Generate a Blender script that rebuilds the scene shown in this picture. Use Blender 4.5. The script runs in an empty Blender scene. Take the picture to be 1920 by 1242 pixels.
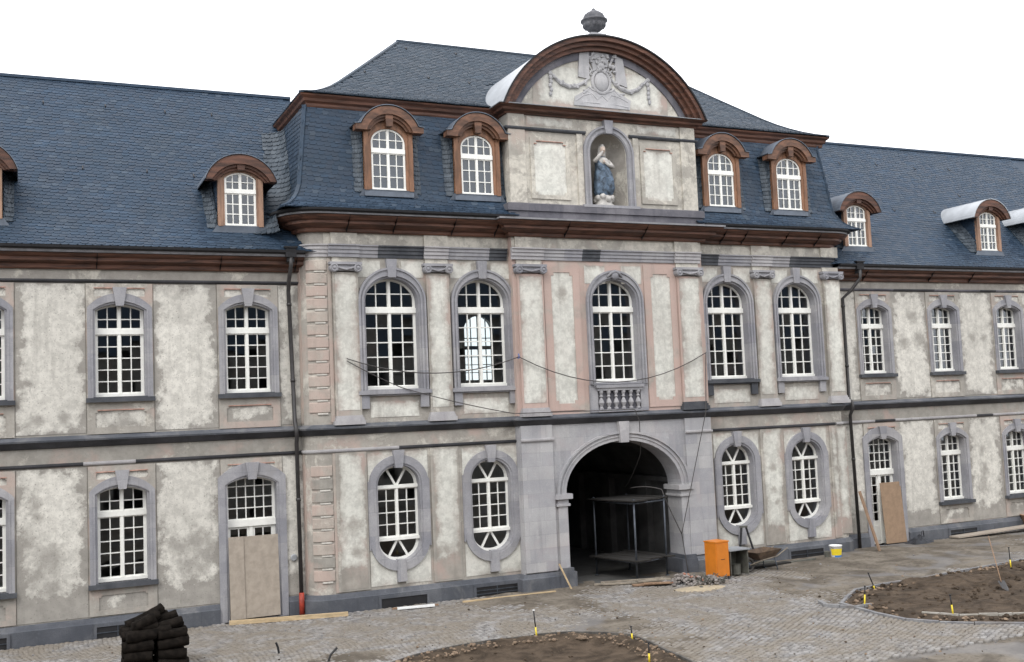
import bpy, math, random
import numpy as np
from mathutils import Vector, Matrix
PI=math.pi; rad=math.radians
random.seed(7); RN=random.Random(11)
scene=bpy.context.scene; COL=scene.collection

# ---------------------------------------------------------------- camera
EYE=4.97
cam=bpy.data.cameras.new('camera'); camo=bpy.data.objects.new('camera',cam); COL.objects.link(camo)
def _cam():
    yaw,pit,rol=0.4294,0.0752,-0.0422
    cy,sy=math.cos(yaw),math.sin(yaw);cp,sp=math.cos(pit),math.sin(pit);cr,sr=math.cos(rol),math.sin(rol)
    xr=Vector((cy,-sy,0)); zf=Vector((sy,cy,0)); Z=Vector((0,0,1))
    fwd=zf*cp+Z*sp; v=-(Z*cp-zf*sp)
    return xr*cr-v*sr, xr*sr+v*cr, fwd
r_,d_,f_=_cam(); u_=-d_
camo.matrix_world=Matrix(((r_.x,u_.x,-f_.x,0),(r_.y,u_.y,-f_.y,0),(r_.z,u_.z,-f_.z,EYE),(0,0,0,1)))
cam.sensor_width=36; cam.lens=2017.93/1920*36; cam.clip_end=3000; cam.clip_start=.05
scene.camera=camo
scene.view_settings.view_transform='Standard'; scene.view_settings.look='None'
scene.view_settings.exposure=0.7; scene.view_settings.gamma=1

# ---------------------------------------------------------------- node helpers
def N(nt,typ,ins=None,**props):
    n=nt.nodes.new(typ)
    for k,v in props.items(): setattr(n,k,v)
    for k,v in (ins or {}).items():
        s=n.inputs[k]
        if isinstance(v,bpy.types.NodeSocket): nt.links.new(v,s)
        else: s.default_value=v
    return n
def mixc(nt,f,a,b,mode='MIX'):
    n=N(nt,'ShaderNodeMix',data_type='RGBA',blend_type=mode)
    for i,v in ((0,f),(6,a),(7,b)):
        if isinstance(v,bpy.types.NodeSocket): nt.links.new(v,n.inputs[i])
        else: n.inputs[i].default_value=v if i==0 else (*v[:3],1)
    return n.outputs[2]
def mr(nt,v,a,b,c=0.,d=1.,smooth=True):
    return N(nt,'ShaderNodeMapRange',{0:v,1:a,2:b,3:c,4:d},interpolation_type='SMOOTHSTEP' if smooth else 'LINEAR',clamp=True).outputs[0]
def mth(nt,op,a,b=0.):
    return N(nt,'ShaderNodeMath',{0:a,1:b},operation=op).outputs[0]
def noise(nt,vec,scale,detail=4,rough=.55,dist=0.):
    return N(nt,'ShaderNodeTexNoise',{'Vector':vec,'Scale':scale,'Detail':detail,'Roughness':rough,'Distortion':dist}).outputs[0]
def pos(nt): return N(nt,'ShaderNodeNewGeometry').outputs['Position']
def newmat(name):
    m=bpy.data.materials.new(name); m.use_nodes=True; nt=m.node_tree; nt.nodes.clear()
    out=N(nt,'ShaderNodeOutputMaterial'); b=N(nt,'ShaderNodeBsdfPrincipled'); nt.links.new(b.outputs[0],out.inputs[0])
    return m,nt,b,out
def setb(nt,b,col=None,rough=None,bump=None,bd=.01,bs=.5,metal=None,spec=None):
    def s(k,v):
        if isinstance(v,bpy.types.NodeSocket): nt.links.new(v,b.inputs[k])
        else: b.inputs[k].default_value=v
    if col is not None: s('Base Color',col if isinstance(col,bpy.types.NodeSocket) else (*col[:3],1))
    if rough is not None: s('Roughness',rough)
    if metal is not None: s('Metallic',metal)
    if spec is not None: s('Specular IOR Level',spec)
    if bump is not None:
        bn=N(nt,'ShaderNodeBump',{'Height':bump,'Distance':bd,'Strength':bs}); nt.links.new(bn.outputs[0],b.inputs['Normal'])

# ---------------------------------------------------------------- world + sun (bright overcast)
SUN_EL,SUN_ROT=rad(48),rad(215)
w=bpy.data.worlds.new('World'); scene.world=w; w.use_nodes=True; nt=w.node_tree; nt.nodes.clear()
sky=N(nt,'ShaderNodeTexSky',sky_type='NISHITA',sun_disc=False,sun_elevation=SUN_EL,sun_rotation=SUN_ROT,air_density=1.,dust_density=4.)
cloud=mixc(nt,.93,sky.outputs[0],(13.6,13.7,14.2))          # a closed, even cloud layer over the clear sky
bg=N(nt,'ShaderNodeBackground',{'Color':cloud,'Strength':.1}); wo=N(nt,'ShaderNodeOutputWorld'); nt.links.new(bg.outputs[0],wo.inputs[0])
sl=bpy.data.lights.new('sun','SUN'); sl.energy=.8; sl.angle=rad(22); sl.color=(1,.97,.92)
so=bpy.data.objects.new('sun',sl); COL.objects.link(so)
sd=Vector((-.62,-.62,.95)).normalized()      # towards the sun: front left, high
so.rotation_euler=sd.to_track_quat('Z','Y').to_euler(); so.location=(-20,-20,40)

# ---------------------------------------------------------------- materials
def stone(name,a,b,scale=1.6,joint=None,rough=.85,stain=None,bs=.35):
    m,nt,bs_,_=newmat(name); p=pos(nt)
    f=mr(nt,noise(nt,p,scale,6,.6),.35,.68)
    c=mixc(nt,f,a,b)
    fine=noise(nt,p,38,3,.7)
    c=mixc(nt,mr(nt,fine,.25,.75,.0,.35),c,[x*.55 for x in a])
    if stain:
        c=mixc(nt,mr(nt,noise(nt,p,.7,5,.65,1.2),.5,.72,0,.7),c,stain)
    mp=N(nt,'ShaderNodeMapping',{'Vector':p,'Scale':(6.,6.,.5)}).outputs[0]
    c=mixc(nt,mr(nt,noise(nt,mp,1.,4,.65),.50,.75,0,.38),c,[x*.55 for x in a])
    c=mixc(nt,mr(nt,noise(nt,p,5.,4,.7),.55,.75,0,.3),c,[min(1,x*1.25) for x in b])
    h=mth(nt,'ADD',fine,mth(nt,'MULTIPLY',f,.5))
    if joint:
        sx=N(nt,'ShaderNodeSeparateXYZ',{0:p}); v=N(nt,'ShaderNodeCombineXYZ',{0:sx.outputs[0],1:sx.outputs[2],2:0.})
        br=N(nt,'ShaderNodeTexBrick',{'Vector':v.outputs[0],'Color1':(.82,.82,.85,1),'Color2':(1.12,1.10,1.07,1),'Mortar':(.8,.8,.8,1),'Scale':1.,'Mortar Size':.006,'Mortar Smooth':.3,'Brick Width':joint[0],'Row Height':joint[1]})
        c=mixc(nt,.8,c,br.outputs[0],'MULTIPLY')
        h=mth(nt,'SUBTRACT',h,mth(nt,'MULTIPLY',br.outputs[1],1.4))
    setb(nt,bs_,c,rough,h,.006,bs)
    return m
M={}
M['stone']=stone('grey_lilac_stone',(.275,.277,.298),(.37,.37,.385),joint=(1.3,.62),stain=(.27,.265,.27))
M['ashlar']=stone('portal_ashlar',(.35,.352,.366),(.45,.45,.455),.9,joint=(.95,.38),stain=(.37,.345,.35))
M['plinth']=stone('blue_grey_plinth_stone',(.075,.083,.098),(.135,.143,.16),1.1,joint=(.62,1.4),stain=(.19,.19,.19))
M['darkstone']=stone('dark_slate_stone',(.045,.05,.06),(.085,.09,.10),2.)
M['soot']=stone('blackened_moulding',(.022,.023,.027),(.06,.06,.068),.8,rough=.6)
M['lightstone']=stone('pale_stone',(.36,.35,.36),(.46,.45,.45),2.)
M['oldstone']=stone('weathered_grey_stone',(.095,.095,.112),(.18,.176,.195),1.3,joint=(1.1,3.))

def plaster(name,white,grey,pink=None,base=.5,blobs=None,speck=.5,panel=False,pk=0.,ragged=1.):
    m,nt,b,_=newmat(name); p=pos(nt)
    big=noise(nt,p,.9,6,.62,.6); med=noise(nt,p,3.2,5,.65); fine=noise(nt,p,26,4,.7); mot=noise(nt,p,8,5,.72,.35)
    if panel:
        uv=N(nt,'ShaderNodeUVMap',uv_map='uv').outputs[0]; dm=N(nt,'ShaderNodeUVMap',uv_map='dim').outputs[0]; mg=N(nt,'ShaderNodeUVMap',uv_map='mar').outputs[0]
        a=N(nt,'ShaderNodeSeparateXYZ',{0:uv}); d=N(nt,'ShaderNodeSeparateXYZ',{0:dm}); g=N(nt,'ShaderNodeSeparateXYZ',{0:mg})
        ex=mth(nt,'MINIMUM',a.outputs[0],mth(nt,'SUBTRACT',d.outputs[0],a.outputs[0]))
        ez=mth(nt,'MINIMUM',mth(nt,'SUBTRACT',a.outputs[1],g.outputs[1]),mth(nt,'SUBTRACT',d.outputs[1],a.outputs[1]))
        e=mth(nt,'MINIMUM',mth(nt,'SUBTRACT',ex,g.outputs[0]),ez)
        n2=mth(nt,'MULTIPLY',mth(nt,'SUBTRACT',med,.5),.75*ragged); n3=mth(nt,'MULTIPLY',mth(nt,'SUBTRACT',big,.5),1.1*ragged)
        n4=mth(nt,'MULTIPLY',mth(nt,'SUBTRACT',mot,.5),.26*ragged)
        e=mth(nt,'ADD',mth(nt,'ADD',mth(nt,'ADD',e,n2),n3),n4)
        f=mth(nt,'ADD',mr(nt,e,-.05,.05,0,.62),mr(nt,e,.0,.22,0,.38))
    else:
        f=mr(nt,mth(nt,'ADD',big,mth(nt,'MULTIPLY',mot,.25)),base+.1,base+.2)
    g2=mixc(nt,mr(nt,med,.3,.7),[x*.86 for x in grey],[x*1.14 for x in grey])
    w2=mixc(nt,mr(nt,mth(nt,'ADD',mth(nt,'MULTIPLY',mot,.55),mth(nt,'MULTIPLY',med,.45)),.40,.60),[x*.76 for x in white],white)
    smp=N(nt,'ShaderNodeMapping',{'Vector':p,'Rotation':(0,.6,0),'Scale':(14.,14.,6.)}).outputs[0]
    w2=mixc(nt,mr(nt,noise(nt,smp,1.,3,.7,1.),.62,.72,0,speck*.9),w2,[x*.45 for x in white])
    c=mixc(nt,f,g2,w2)
    if pink:
        pf=mr(nt,noise(nt,p,1.1,5,.6,.5),.42-pk,.62-pk,0,.85)
        c=mixc(nt,mth(nt,'MULTIPLY',pf,mth(nt,'SUBTRACT',1.,mth(nt,'MULTIPLY',f,.9))),c,pink)
    if blobs:
        acc=None
        wob=mth(nt,'MULTIPLY',mth(nt,'SUBTRACT',mth(nt,'ADD',mth(nt,'MULTIPLY',med,.6),mth(nt,'MULTIPLY',mot,.4)),.5),2.4)
        for x,y,z,r in blobs:
            dd=N(nt,'ShaderNodeVectorMath',{0:p,1:(x,y,z)},operation='DISTANCE').outputs['Value']
            q=mth(nt,'DIVIDE',dd,r); acc=q if acc is None else mth(nt,'MINIMUM',acc,q)
        q=mth(nt,'ADD',acc,wob)
        c=mixc(nt,mr(nt,q,.45,1.2,.6,0.),c,[x*1.0 for x in grey])
        c=mixc(nt,mr(nt,q,.1,.7,.40,0.),c,[x*.72 for x in grey])
    # pitting and scuffs
    c=mixc(nt,mr(nt,fine,.57,.70,0,speck),c,[x*.5 for x in grey])
    c=mixc(nt,mr(nt,noise(nt,p,.35,4,.6),.35,.75,0,.30),c,[x*.72 for x in grey])
    # rain streaks
    mp=N(nt,'ShaderNodeMapping',{'Vector':p,'Scale':(5.,5.,.35)}).outputs[0]
    c=mixc(nt,mr(nt,noise(nt,mp,1.,4,.6),.52,.75,0,.28),c,[x*.62 for x in grey])
    h=mth(nt,'ADD',mth(nt,'ADD',mth(nt,'MULTIPLY',f,1.2),mth(nt,'MULTIPLY',mot,1.)),mth(nt,'MULTIPLY',fine,.6))
    setb(nt,b,c,.92,h,.008,.55,spec=.25)
    return m
WH=(.68,.66,.60); GR=(.325,.308,.278)
YW,YR,YC=28.175,27.715,27.462
BL=[(.30,YW,3.25,.22),(.33,YW,2.95,.16),(.55,YW,1.95,.42),(.28,YW,1.55,.3),(.1,YW,2.35,.3),(.62,YW,1.25,.35),(4.0,YW,2.1,.42),(3.85,YW,1.5,.5),(4.25,YW,1.75,.4),(3.5,YW,2.0,.35),
 (.35,YW,5.25,.22),(.95,YW,5.3,.18),(2.3,YW-.01,5.1,.3),(28.2,YW,7.75,.3),(27.75,YW,6.8,.32),(28.5,YW,6.9,.36),(31.0,YW,6.95,.2),(31.6,YW,6.95,.2),(31.2,YW,3.9,.13),(31.1,YW,2.95,.25),(31.15,YW,2.3,.3),(31.0,YW,1.7,.36),
 (7.9,YR,2.2,.28),(7.95,YR,1.5,.24),(10.4,YR,1.4,.2),(21.5,YR,2.9,.18),(21.5,YR,2.2,.13),(21.6,YR,1.8,.12),(24.1,YR,2.7,.22),(14.2,YC,8.3,.22),(13.15,YC,8.0,.18)]
M['field']=plaster('old_white_field_plaster',WH,GR,(.40,.315,.27),panel=True,blobs=BL,speck=.8,pk=-.25)
M['inset']=plaster('white_inset_plaster',(.70,.70,.64),(.34,.315,.28),(.44,.34,.30),ragged=.42,panel=True,blobs=BL[22:],speck=.25,pk=.0)
M['grey']=plaster('grey_cement_render',(.52,.49,.43),(.30,.285,.255),(.40,.31,.27),base=.62,speck=.35,pk=-.08)
M['beige']=plaster('beige_grey_render',(.56,.53,.47),(.345,.325,.29),(.455,.36,.315),base=.55,speck=.35,pk=-.05)
M['pink']=plaster('pink_tinted_render',(.56,.49,.43),(.39,.35,.31),(.50,.365,.32),base=.66,speck=.3,pk=.12)
M['cream']=plaster('cream_render',(.60,.57,.50),(.37,.35,.31),(.45,.37,.32),base=.46,speck=.3,pk=-.12)
M['frieze']=plaster('frieze_render',(.58,.55,.48),(.32,.30,.27),None,base=.55,speck=.4)

def simple(name,col,rough=.6,var=.25,scale=8.,metal=0.,bump=.3,spec=.5,streak=None):
    m,nt,b,_=newmat(name); p=N(nt,'ShaderNodeTexCoord').outputs['Object']
    if streak: p=N(nt,'ShaderNodeMapping',{'Vector':p,'Scale':streak}).outputs[0]
    n=noise(nt,p,scale,5,.65,.3)
    c=mixc(nt,mr(nt,n,.3,.7),[x*(1-var) for x in col],[min(1,x*(1+var)) for x in col])
    setb(nt,b,c,rough,n,.004,bump,metal,spec); return m
M['white_paint']=simple('white_window_paint',(.80,.80,.755),.45,.05,6,bump=.1)
M['wood']=simple('stained_cornice_wood',(.088,.038,.023),.66,.6,1.2,streak=(1.,6.,9.),bump=.4)
M['woodlight']=simple('orange_brown_wood',(.19,.095,.052),.6,.45,1.6,streak=(4.,4.,.8),bump=.4)
M['hoodwood']=simple('brown_hood_wood',(.125,.060,.034),.6,.5,1.6,streak=(1.5,4.,4.),bump=.4)
M['woodpale']=simple('pale_brown_wood',(.25,.15,.10),.65,.35,1.6,streak=(4.,4.,.8),bump=.4)
M['zinc']=simple('zinc_sheet',(.38,.40,.42),.42,.14,1.3,metal=.35,bump=.2)
M['lead']=simple('lead_flashing',(.11,.13,.16),.55,.25,2.,metal=.2)
M['gutter']=simple('black_gutter_paint',(.010,.010,.012),.8,.3,4)
M['gutter_trim']=simple('grey_gutter_trim',(.17,.17,.18),.6,.25,3)
M['iron']=simple('dark_iron_pipe',(.035,.033,.033),.5,.3,5)
M['red']=simple('red_primer',(.30,.035,.018),.6,.35,8)
M['brick']=simple('pink_brick',(.40,.235,.19),.9,.3,6)
M['dark']=simple('dark_interior',(.03,.029,.027),.95,.2,2)
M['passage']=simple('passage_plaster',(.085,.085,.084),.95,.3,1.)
M['quoin']=plaster('pale_pink_quoin_render',(.52,.47,.41),(.41,.365,.32),(.46,.36,.315),base=.62,speck=.4,pk=.04)
M['limewhite']=simple('white_lime_joint',(.52,.50,.455),.9,.15,5)
M['room']=simple('room_plaster',(.30,.295,.28),.95,.15,1.5)
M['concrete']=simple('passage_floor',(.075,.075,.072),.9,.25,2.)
M['board']=simple('pale_chipboard',(.33,.285,.235),.85,.14,5.,bump=.2)
M['board2']=simple('brown_chipboard',(.27,.185,.12),.85,.12,5.,bump=.2)
M['plank']=simple('fresh_plank_wood',(.46,.35,.21),.8,.2,2.,streak=(1.,8.,8.))
M['plank2']=simple('brown_plank_wood',(.25,.16,.10),.8,.25,2.,streak=(8.,8.,1.))
M['rust']=simple('rusty_brown_tray',(.10,.068,.045),.85,.4,4.)
M['deck']=simple('dark_scaffold_plank',(.018,.016,.014),.95,.3,3.)
M['oldwood']=simple('grey_old_wood',(.22,.19,.15),.9,.35,3.)
M['orange']=simple('orange_cabinet_paint',(.60,.19,.018),.42,.08,3.,bump=.05)
M['yellow']=simple('yellow_plastic',(.80,.62,.03),.45,.08,6)
M['white_plastic']=simple('white_plastic',(.82,.83,.82),.4,.04,6)
M['blueprint']=simple('blue_print',(.05,.20,.55),.45,.1,6)
M['black']=simple('black_tape',(.012,.012,.014),.6,.3,6)
M['steel']=simple('galvanised_steel',(.065,.075,.09),.5,.25,6,metal=.5)
M['greensheet']=simple('dark_grey_green_sheet',(.10,.10,.085),.6,.3,4)
M['rubber']=simple('rubber',(.06,.055,.05),.8,.3,6)
M['turf']=simple('dark_peat_turf',(.010,.008,.0065),.95,.5,9,bump=1.,spec=.1)
M['cable']=simple('grey_cable',(.055,.05,.048),.6,.2,6)
M['bluepaint']=simple('blue_hook_paint',(.10,.14,.35),.5,.2,6)
M['statue_blue']=simple('faded_blue_paint',(.075,.11,.155),.7,.8,6.,bump=.5)
M['statue_white']=simple('weathered_white_paint',(.44,.425,.40),.75,.22,9.,bump=.5)
M['statue_skin']=simple('faded_skin_paint',(.55,.45,.38),.7,.15,9.)
M['urn']=stone('dark_mossy_stone',(.075,.078,.088),(.15,.15,.16),6.)
M['relief']=stone('relief_stone',(.36,.36,.37),(.47,.465,.47),2.2)
M['rubble']=stone('rubble_stone',(.17,.15,.135),(.36,.33,.31),7.)
M['bricked']=simple('orange_broken_brick',(.34,.15,.10),.9,.3,9)
M['sand']=simple('pale_sand',(.36,.30,.21),.95,.15,6,bump=.5)
M['tarp']=simple('black_sheeting',(.022,.025,.032),.45,.4,3,bump=.6)
M['terracotta']=simple('brown_tub',(.36,.22,.14),.7,.2,4)

# slates: every slate is its own little island of the roof mesh
def slatemat(name,a,b,c3):
    m,nt,bs,_=newmat(name); p=pos(nt); r=N(nt,'ShaderNodeNewGeometry').outputs['Random Per Island']
    c=mixc(nt,mr(nt,r,0,1,smooth=False),a,b)
    c=mixc(nt,mr(nt,noise(nt,p,.8,4,.6),.4,.75,0,.55),c,c3)
    sm=N(nt,'ShaderNodeMapping',{'Vector':p,'Scale':(1.1,6.,7.)}).outputs[0]
    c=mixc(nt,mr(nt,noise(nt,sm,1.,4,.7),.50,.78,0,.6),c,[x*1.9 for x in b]); c=mixc(nt,mr(nt,noise(nt,sm,.6,4,.7),.28,.45,.45,0),c,[x*.6 for x in a])
    c=mixc(nt,mr(nt,r,.955,.965,0,.28,False),c,(.09,.105,.12)); c=mixc(nt,mr(nt,noise(nt,p,11,3,.7),.60,.8,0,.25),c,(.14,.155,.165)); c=mixc(nt,mr(nt,noise(nt,p,1.9,5,.7),.60,.75,0,.35),c,(.028,.032,.026))
    setb(nt,bs,c,mr(nt,r,0,1,.50,.72),noise(nt,p,20,3,.6),.004,.35,spec=.42); return m
M['slate']=slatemat('blue_grey_slate',(.010,.024,.046),(.023,.045,.076),(.019,.034,.052))
M['slate2']=slatemat('grey_blue_slate',(.015,.027,.043),(.029,.045,.064),(.034,.047,.061))
M['slate_lit']=slatemat('lit_valley_slate',(.020,.032,.046),(.075,.092,.11),(.03,.042,.056))  # lightened slate copy; the highlight on the swept valleys is painted in

# glass
m,nt,b,out=newmat('window_glass'); nt.nodes.remove(b)
fr=N(nt,'ShaderNodeFresnel',{'IOR':1.52}); g=N(nt,'ShaderNodeBsdfGlossy',{'Color':(.9,.95,1,1),'Roughness':.02}); t=N(nt,'ShaderNodeBsdfTransparent',{'Color':(.74,.78,.78,1)})
mx=N(nt,'ShaderNodeMixShader',{0:mth(nt,'ADD',mth(nt,'MULTIPLY',fr.outputs[0],1.5),.025),1:t.outputs[0],2:g.outputs[0]}); nt.links.new(mx.outputs[0],out.inputs[0]); M['glass']=m

# cobbles / dirt / soil
m,nt,b,_=newmat('cobble_stone'); p=pos(nt); r=N(nt,'ShaderNodeNewGeometry').outputs['Random Per Island']
c=mixc(nt,mr(nt,r,0,1,smooth=False),(.13,.128,.13),(.31,.305,.30)); c=mixc(nt,mr(nt,noise(nt,p,.9,6,.65,.8),.34,.62,.15,.88),c,(.18,.155,.122))
setb(nt,b,c,.8,noise(nt,p,30,3),.005,.5); M['cobble']=m
m,nt,b,_=newmat('yard_dirt'); p=pos(nt)
c=mixc(nt,mr(nt,noise(nt,p,1.1,6,.65,.6),.35,.68),(.098,.083,.066),(.205,.180,.147)); c=mixc(nt,mr(nt,noise(nt,p,9,4,.7),.50,.68,0,.6),c,(.055,.047,.038))
c=mixc(nt,mr(nt,noise(nt,p,.33,4,.55,.6),.52,.62,0,.5),c,(.19,.19,.195))
setb(nt,b,c,.95,mth(nt,'ADD',noise(nt,p,14,5,.7),noise(nt,p,2.5,4,.6)),.03,.6,spec=.2); M['dirt']=m
m,nt,b,_=newmat('garden_soil'); p=pos(nt)
c=mixc(nt,mr(nt,noise(nt,p,2.2,6,.7,.6),.35,.68),(.040,.029,.020),(.10,.074,.052)); c=mixc(nt,mr(nt,noise(nt,p,16,4,.7),.58,.75,0,.6),c,(.17,.135,.10))
setb(nt,b,c,.95,noise(nt,p,22,5,.75),.03,.8,spec=.2); M['soil']=m
M['soilrim']=simple('crumbly_brown_earth',(.20,.145,.10),.95,.35,7,bump=1.)
M['kerb']=stone('granite_kerb',(.17,.17,.18),(.28,.28,.28),4.,stain=(.15,.12,.09))
M['kerbdark']=stone('dark_muddy_kerb',(.06,.055,.05),(.15,.14,.125),4.,stain=(.12,.085,.06))
M['kerbpale']=stone('pale_kerb_strip',(.33,.31,.27),(.44,.42,.38),4.,stain=(.16,.12,.09))

# ---------------------------------------------------------------- mesh helpers
class MB:
    def __init__(s): s.v=[];s.f=[];s.m=[];s.uv=[];s.cuts=[];s.auto=False
    def cut(s): s.cuts.append((len(s.v),len(s.f)))
    def add(s,vs,fs,mi=0):
        o=len(s.v); s.v+=[tuple(x) for x in vs]
        for f in fs: s.f.append(tuple(i+o for i in f)); s.m.append(mi)
    def box(s,x0,x1,y0,y1,z0,z1,mi=0):
        s.add([(x0,y0,z0),(x1,y0,z0),(x1,y1,z0),(x0,y1,z0),(x0,y0,z1),(x1,y0,z1),(x1,y1,z1),(x0,y1,z1)],
              [(0,3,2,1),(4,5,6,7),(0,1,5,4),(1,2,6,5),(2,3,7,6),(3,0,4,7)],mi)
    def obox(s,a,b,w,h,mi=0,up=(0,0,1)):
        a=Vector(a);b=Vector(b);d=(b-a).normalized();u=Vector(up); sx=d.cross(u)
        if sx.length<1e-4: sx=d.cross(Vector((1,0,0)))
        sx.normalize(); uu=sx.cross(d)
        vs=[p+sx*(i*w/2)+uu*(j*h/2) for p in (a,b) for i,j in ((-1,-1),(1,-1),(1,1),(-1,1))]
        s.add(vs,[(0,1,2,3),(7,6,5,4),(0,4,5,1),(1,5,6,2),(2,6,7,3),(3,7,4,0)],mi)
    def tube(s,path,r,n=8,mi=0,cap=True):
        P=[Vector(p) for p in path]; rs=r if isinstance(r,(list,tuple)) else [r]*len(P); rings=[]; prev=None
        for i,p in enumerate(P):
            d=(P[min(i+1,len(P)-1)]-P[max(i-1,0)]).normalized()
            ref=prev if prev is not None else (Vector((0,0,1)) if abs(d.z)<.9 else Vector((1,0,0)))
            a=(ref-d*ref.dot(d)).normalized(); b=d.cross(a); prev=a
            rings.append([p+(a*math.cos(2*PI*k/n)+b*math.sin(2*PI*k/n))*rs[i] for k in range(n)])
        fs=[(i*n+k,i*n+(k+1)%n,(i+1)*n+(k+1)%n,(i+1)*n+k) for i in range(len(P)-1) for k in range(n)]
        if cap: fs+=[tuple(range(n-1,-1,-1)),tuple((len(P)-1)*n+k for k in range(n))]
        s.add([v for r_ in rings for v in r_],fs,mi)
    def lathe(s,c,prof,n=20,mi=0,sx=1,sy=1):
        cx,cy,cz=c; vs=[(cx+r*sx*math.cos(2*PI*k/n),cy+r*sy*math.sin(2*PI*k/n),cz+z) for r,z in prof for k in range(n)]
        fs=[(i*n+k,i*n+(k+1)%n,(i+1)*n+(k+1)%n,(i+1)*n+k) for i in range(len(prof)-1) for k in range(n)]
        fs+=[tuple(range(n-1,-1,-1)),tuple((len(prof)-1)*n+k for k in range(n))]; s.add(vs,fs,mi)
    def blob(s,c,r,mi=0,n=10,m=7,jit=0.,rot=0.):
        rx,ry,rz=r; vs=[];cr,sr=math.cos(rot),math.sin(rot)
        for i in range(m+1):
            t=PI*i/m
            for k in range(n):
                a=2*PI*k/n; q=1+RN.uniform(-jit,jit); x=rx*math.sin(t)*math.cos(a)*q;y=ry*math.sin(t)*math.sin(a)*q;z=rz*math.cos(t)*q
                vs.append((c[0]+x*cr-y*sr,c[1]+x*sr+y*cr,c[2]+z))
        s.add(vs,[(i*n+k,(i+1)*n+k,(i+1)*n+(k+1)%n,i*n+(k+1)%n) for i in range(m) for k in range(n)],mi)
    def plate(s,polys,y0,y1,mi=0):
        cu=bpy.data.curves.new('c','CURVE'); cu.dimensions='2D'; cu.fill_mode='BOTH'; cu.extrude=(y1-y0)/2
        for p in polys:
            sp=cu.splines.new('POLY'); sp.points.add(len(p)-1)
            for i,q in enumerate(p): sp.points[i].co=(q[0],q[1],0,1)
            sp.use_cyclic_u=True
        ob=bpy.data.objects.new('c',cu); me=bpy.data.meshes.new_from_object(ob); yc=(y0+y1)/2
        s.add([(v.co.x,yc-v.co.z,v.co.y) for v in me.vertices],[tuple(f.vertices) for f in me.polygons],mi)
        bpy.data.objects.remove(ob); bpy.data.curves.remove(cu); bpy.data.meshes.remove(me)
    def panel(s,x0,x1,y,z0,z1,mar=(.1,.1),mi=0,clip=None):
        # flat plaster field whose white limewash breaks up towards its edges
        o=len(s.v); s.v+=[(x0,y,z0),(x1,y,z0),(x1,y,z1),(x0,y,z1)]; s.f.append((o,o+1,o+2,o+3)); s.m.append(mi)
        s.uv.append((len(s.f)-1,[(0,0),(x1-x0,0),(x1-x0,z1-z0),(0,z1-z0)],(x1-x0,z1-z0),mar))
        if s.auto: s.cut()
    def panelpoly(s,pts,y,mar=(0,0),mi=0):
        x0=min(p[0] for p in pts);z0=min(p[1] for p in pts);w_=max(p[0] for p in pts)-x0;h_=max(p[1] for p in pts)-z0
        o=len(s.v); s.v+=[(p[0],y,p[1]) for p in pts]; s.f.append(tuple(range(o,o+len(pts)))); s.m.append(mi)
        s.uv.append((len(s.f)-1,[(p[0]-x0,p[1]-z0) for p in pts],(w_,h_),mar))
        if s.auto: s.cut()
    def sweep(s,path,prof,mi=0,cap=True,mis=None):
        # path: wall line in plan, outside on its right; prof: (out,z)
        n=len(path); P=[Vector((*p,0)) for p in path]; offs=[]
        for i in range(n):
            ns=[]
            for a,b in ((i-1,i),(i,i+1)):
                if a>=0 and b<n: d=(P[b]-P[a]).normalized(); ns.append(Vector((d.y,-d.x,0)))
            if len(ns)==2: mth_=(ns[0]+ns[1]); mth_=mth_/max(.3,(1+ns[0].dot(ns[1])))
            else: mth_=ns[0]
            offs.append(mth_)
        k=len(prof); vs=[(P[i].x+offs[i].x*o,P[i].y+offs[i].y*o,z) for i in range(n) for o,z in prof]
        for j in range(k-1):
            s.add([vs[i*k+j] for i in range(n)]+[vs[i*k+j+1] for i in range(n)],[(i,i+1,n+i+1,n+i) for i in range(n-1)],mis[j] if mis else mi)
        if cap: s.add(vs[:k],[tuple(range(k-1,-1,-1))],mi); s.add(vs[-k:],[tuple(range(k))],mi)
    def mesh(s,name,mats):
        me=bpy.data.meshes.new(name); me.from_pydata(s.v,[],s.f)
        for m in (mats if isinstance(mats,(list,tuple)) else [mats]): me.materials.append(M[m])
        me.polygons.foreach_set('material_index',s.m)
        if s.uv:
            L=[me.uv_layers.new(name=k) for k in ('uv','dim','mar')]
            for fi,uv,dim,mar in s.uv:
                for j,li in enumerate(me.polygons[fi].loop_indices):
                    L[0].data[li].uv=uv[j]; L[1].data[li].uv=dim; L[2].data[li].uv=mar
        me.update(); return me
TR={}   # world translation of every parent placed so far
def obj(name,me,parent=None,loc=(0,0,0),smooth=False):
    if smooth: me.polygons.foreach_set('use_smooth',[True]*len(me.polygons))
    o=bpy.data.objects.new(name,me); COL.objects.link(o); o.location=loc; TR[o.name]=Vector(loc)
    if parent is not None:
        o.parent=parent; o.matrix_parent_inverse=Matrix.Translation(-TR[parent.name])
    return o
def parts(name,mb,mats,parent=None):
    # one object for every piece closed with mb.cut()
    mb.cut(); r=[]; v0=f0=0
    for v1,f1 in mb.cuts:
        if f1==f0: continue
        q=MB(); q.v=mb.v[v0:v1]; q.f=[tuple(i-v0 for i in f) for f in mb.f[f0:f1]]; q.m=mb.m[f0:f1]; q.uv=[(a-f0,b,c,d) for a,b,c,d in mb.uv if f0<=a<f1]
        r.append(part(name,q,mats,parent)); v0,f0=v1,f1
    return r
def part(name,mb,mats,parent=None,loc=(0,0,0),smooth=False): return obj(name,mb.mesh(name,mats),parent,loc,smooth)
def tag(o,label=None,cat=None,group=None,kind=None):
    for k,v in (('label',label),('category',cat),('group',group),('kind',kind)):
        if v: o[k]=v
    return o
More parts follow.
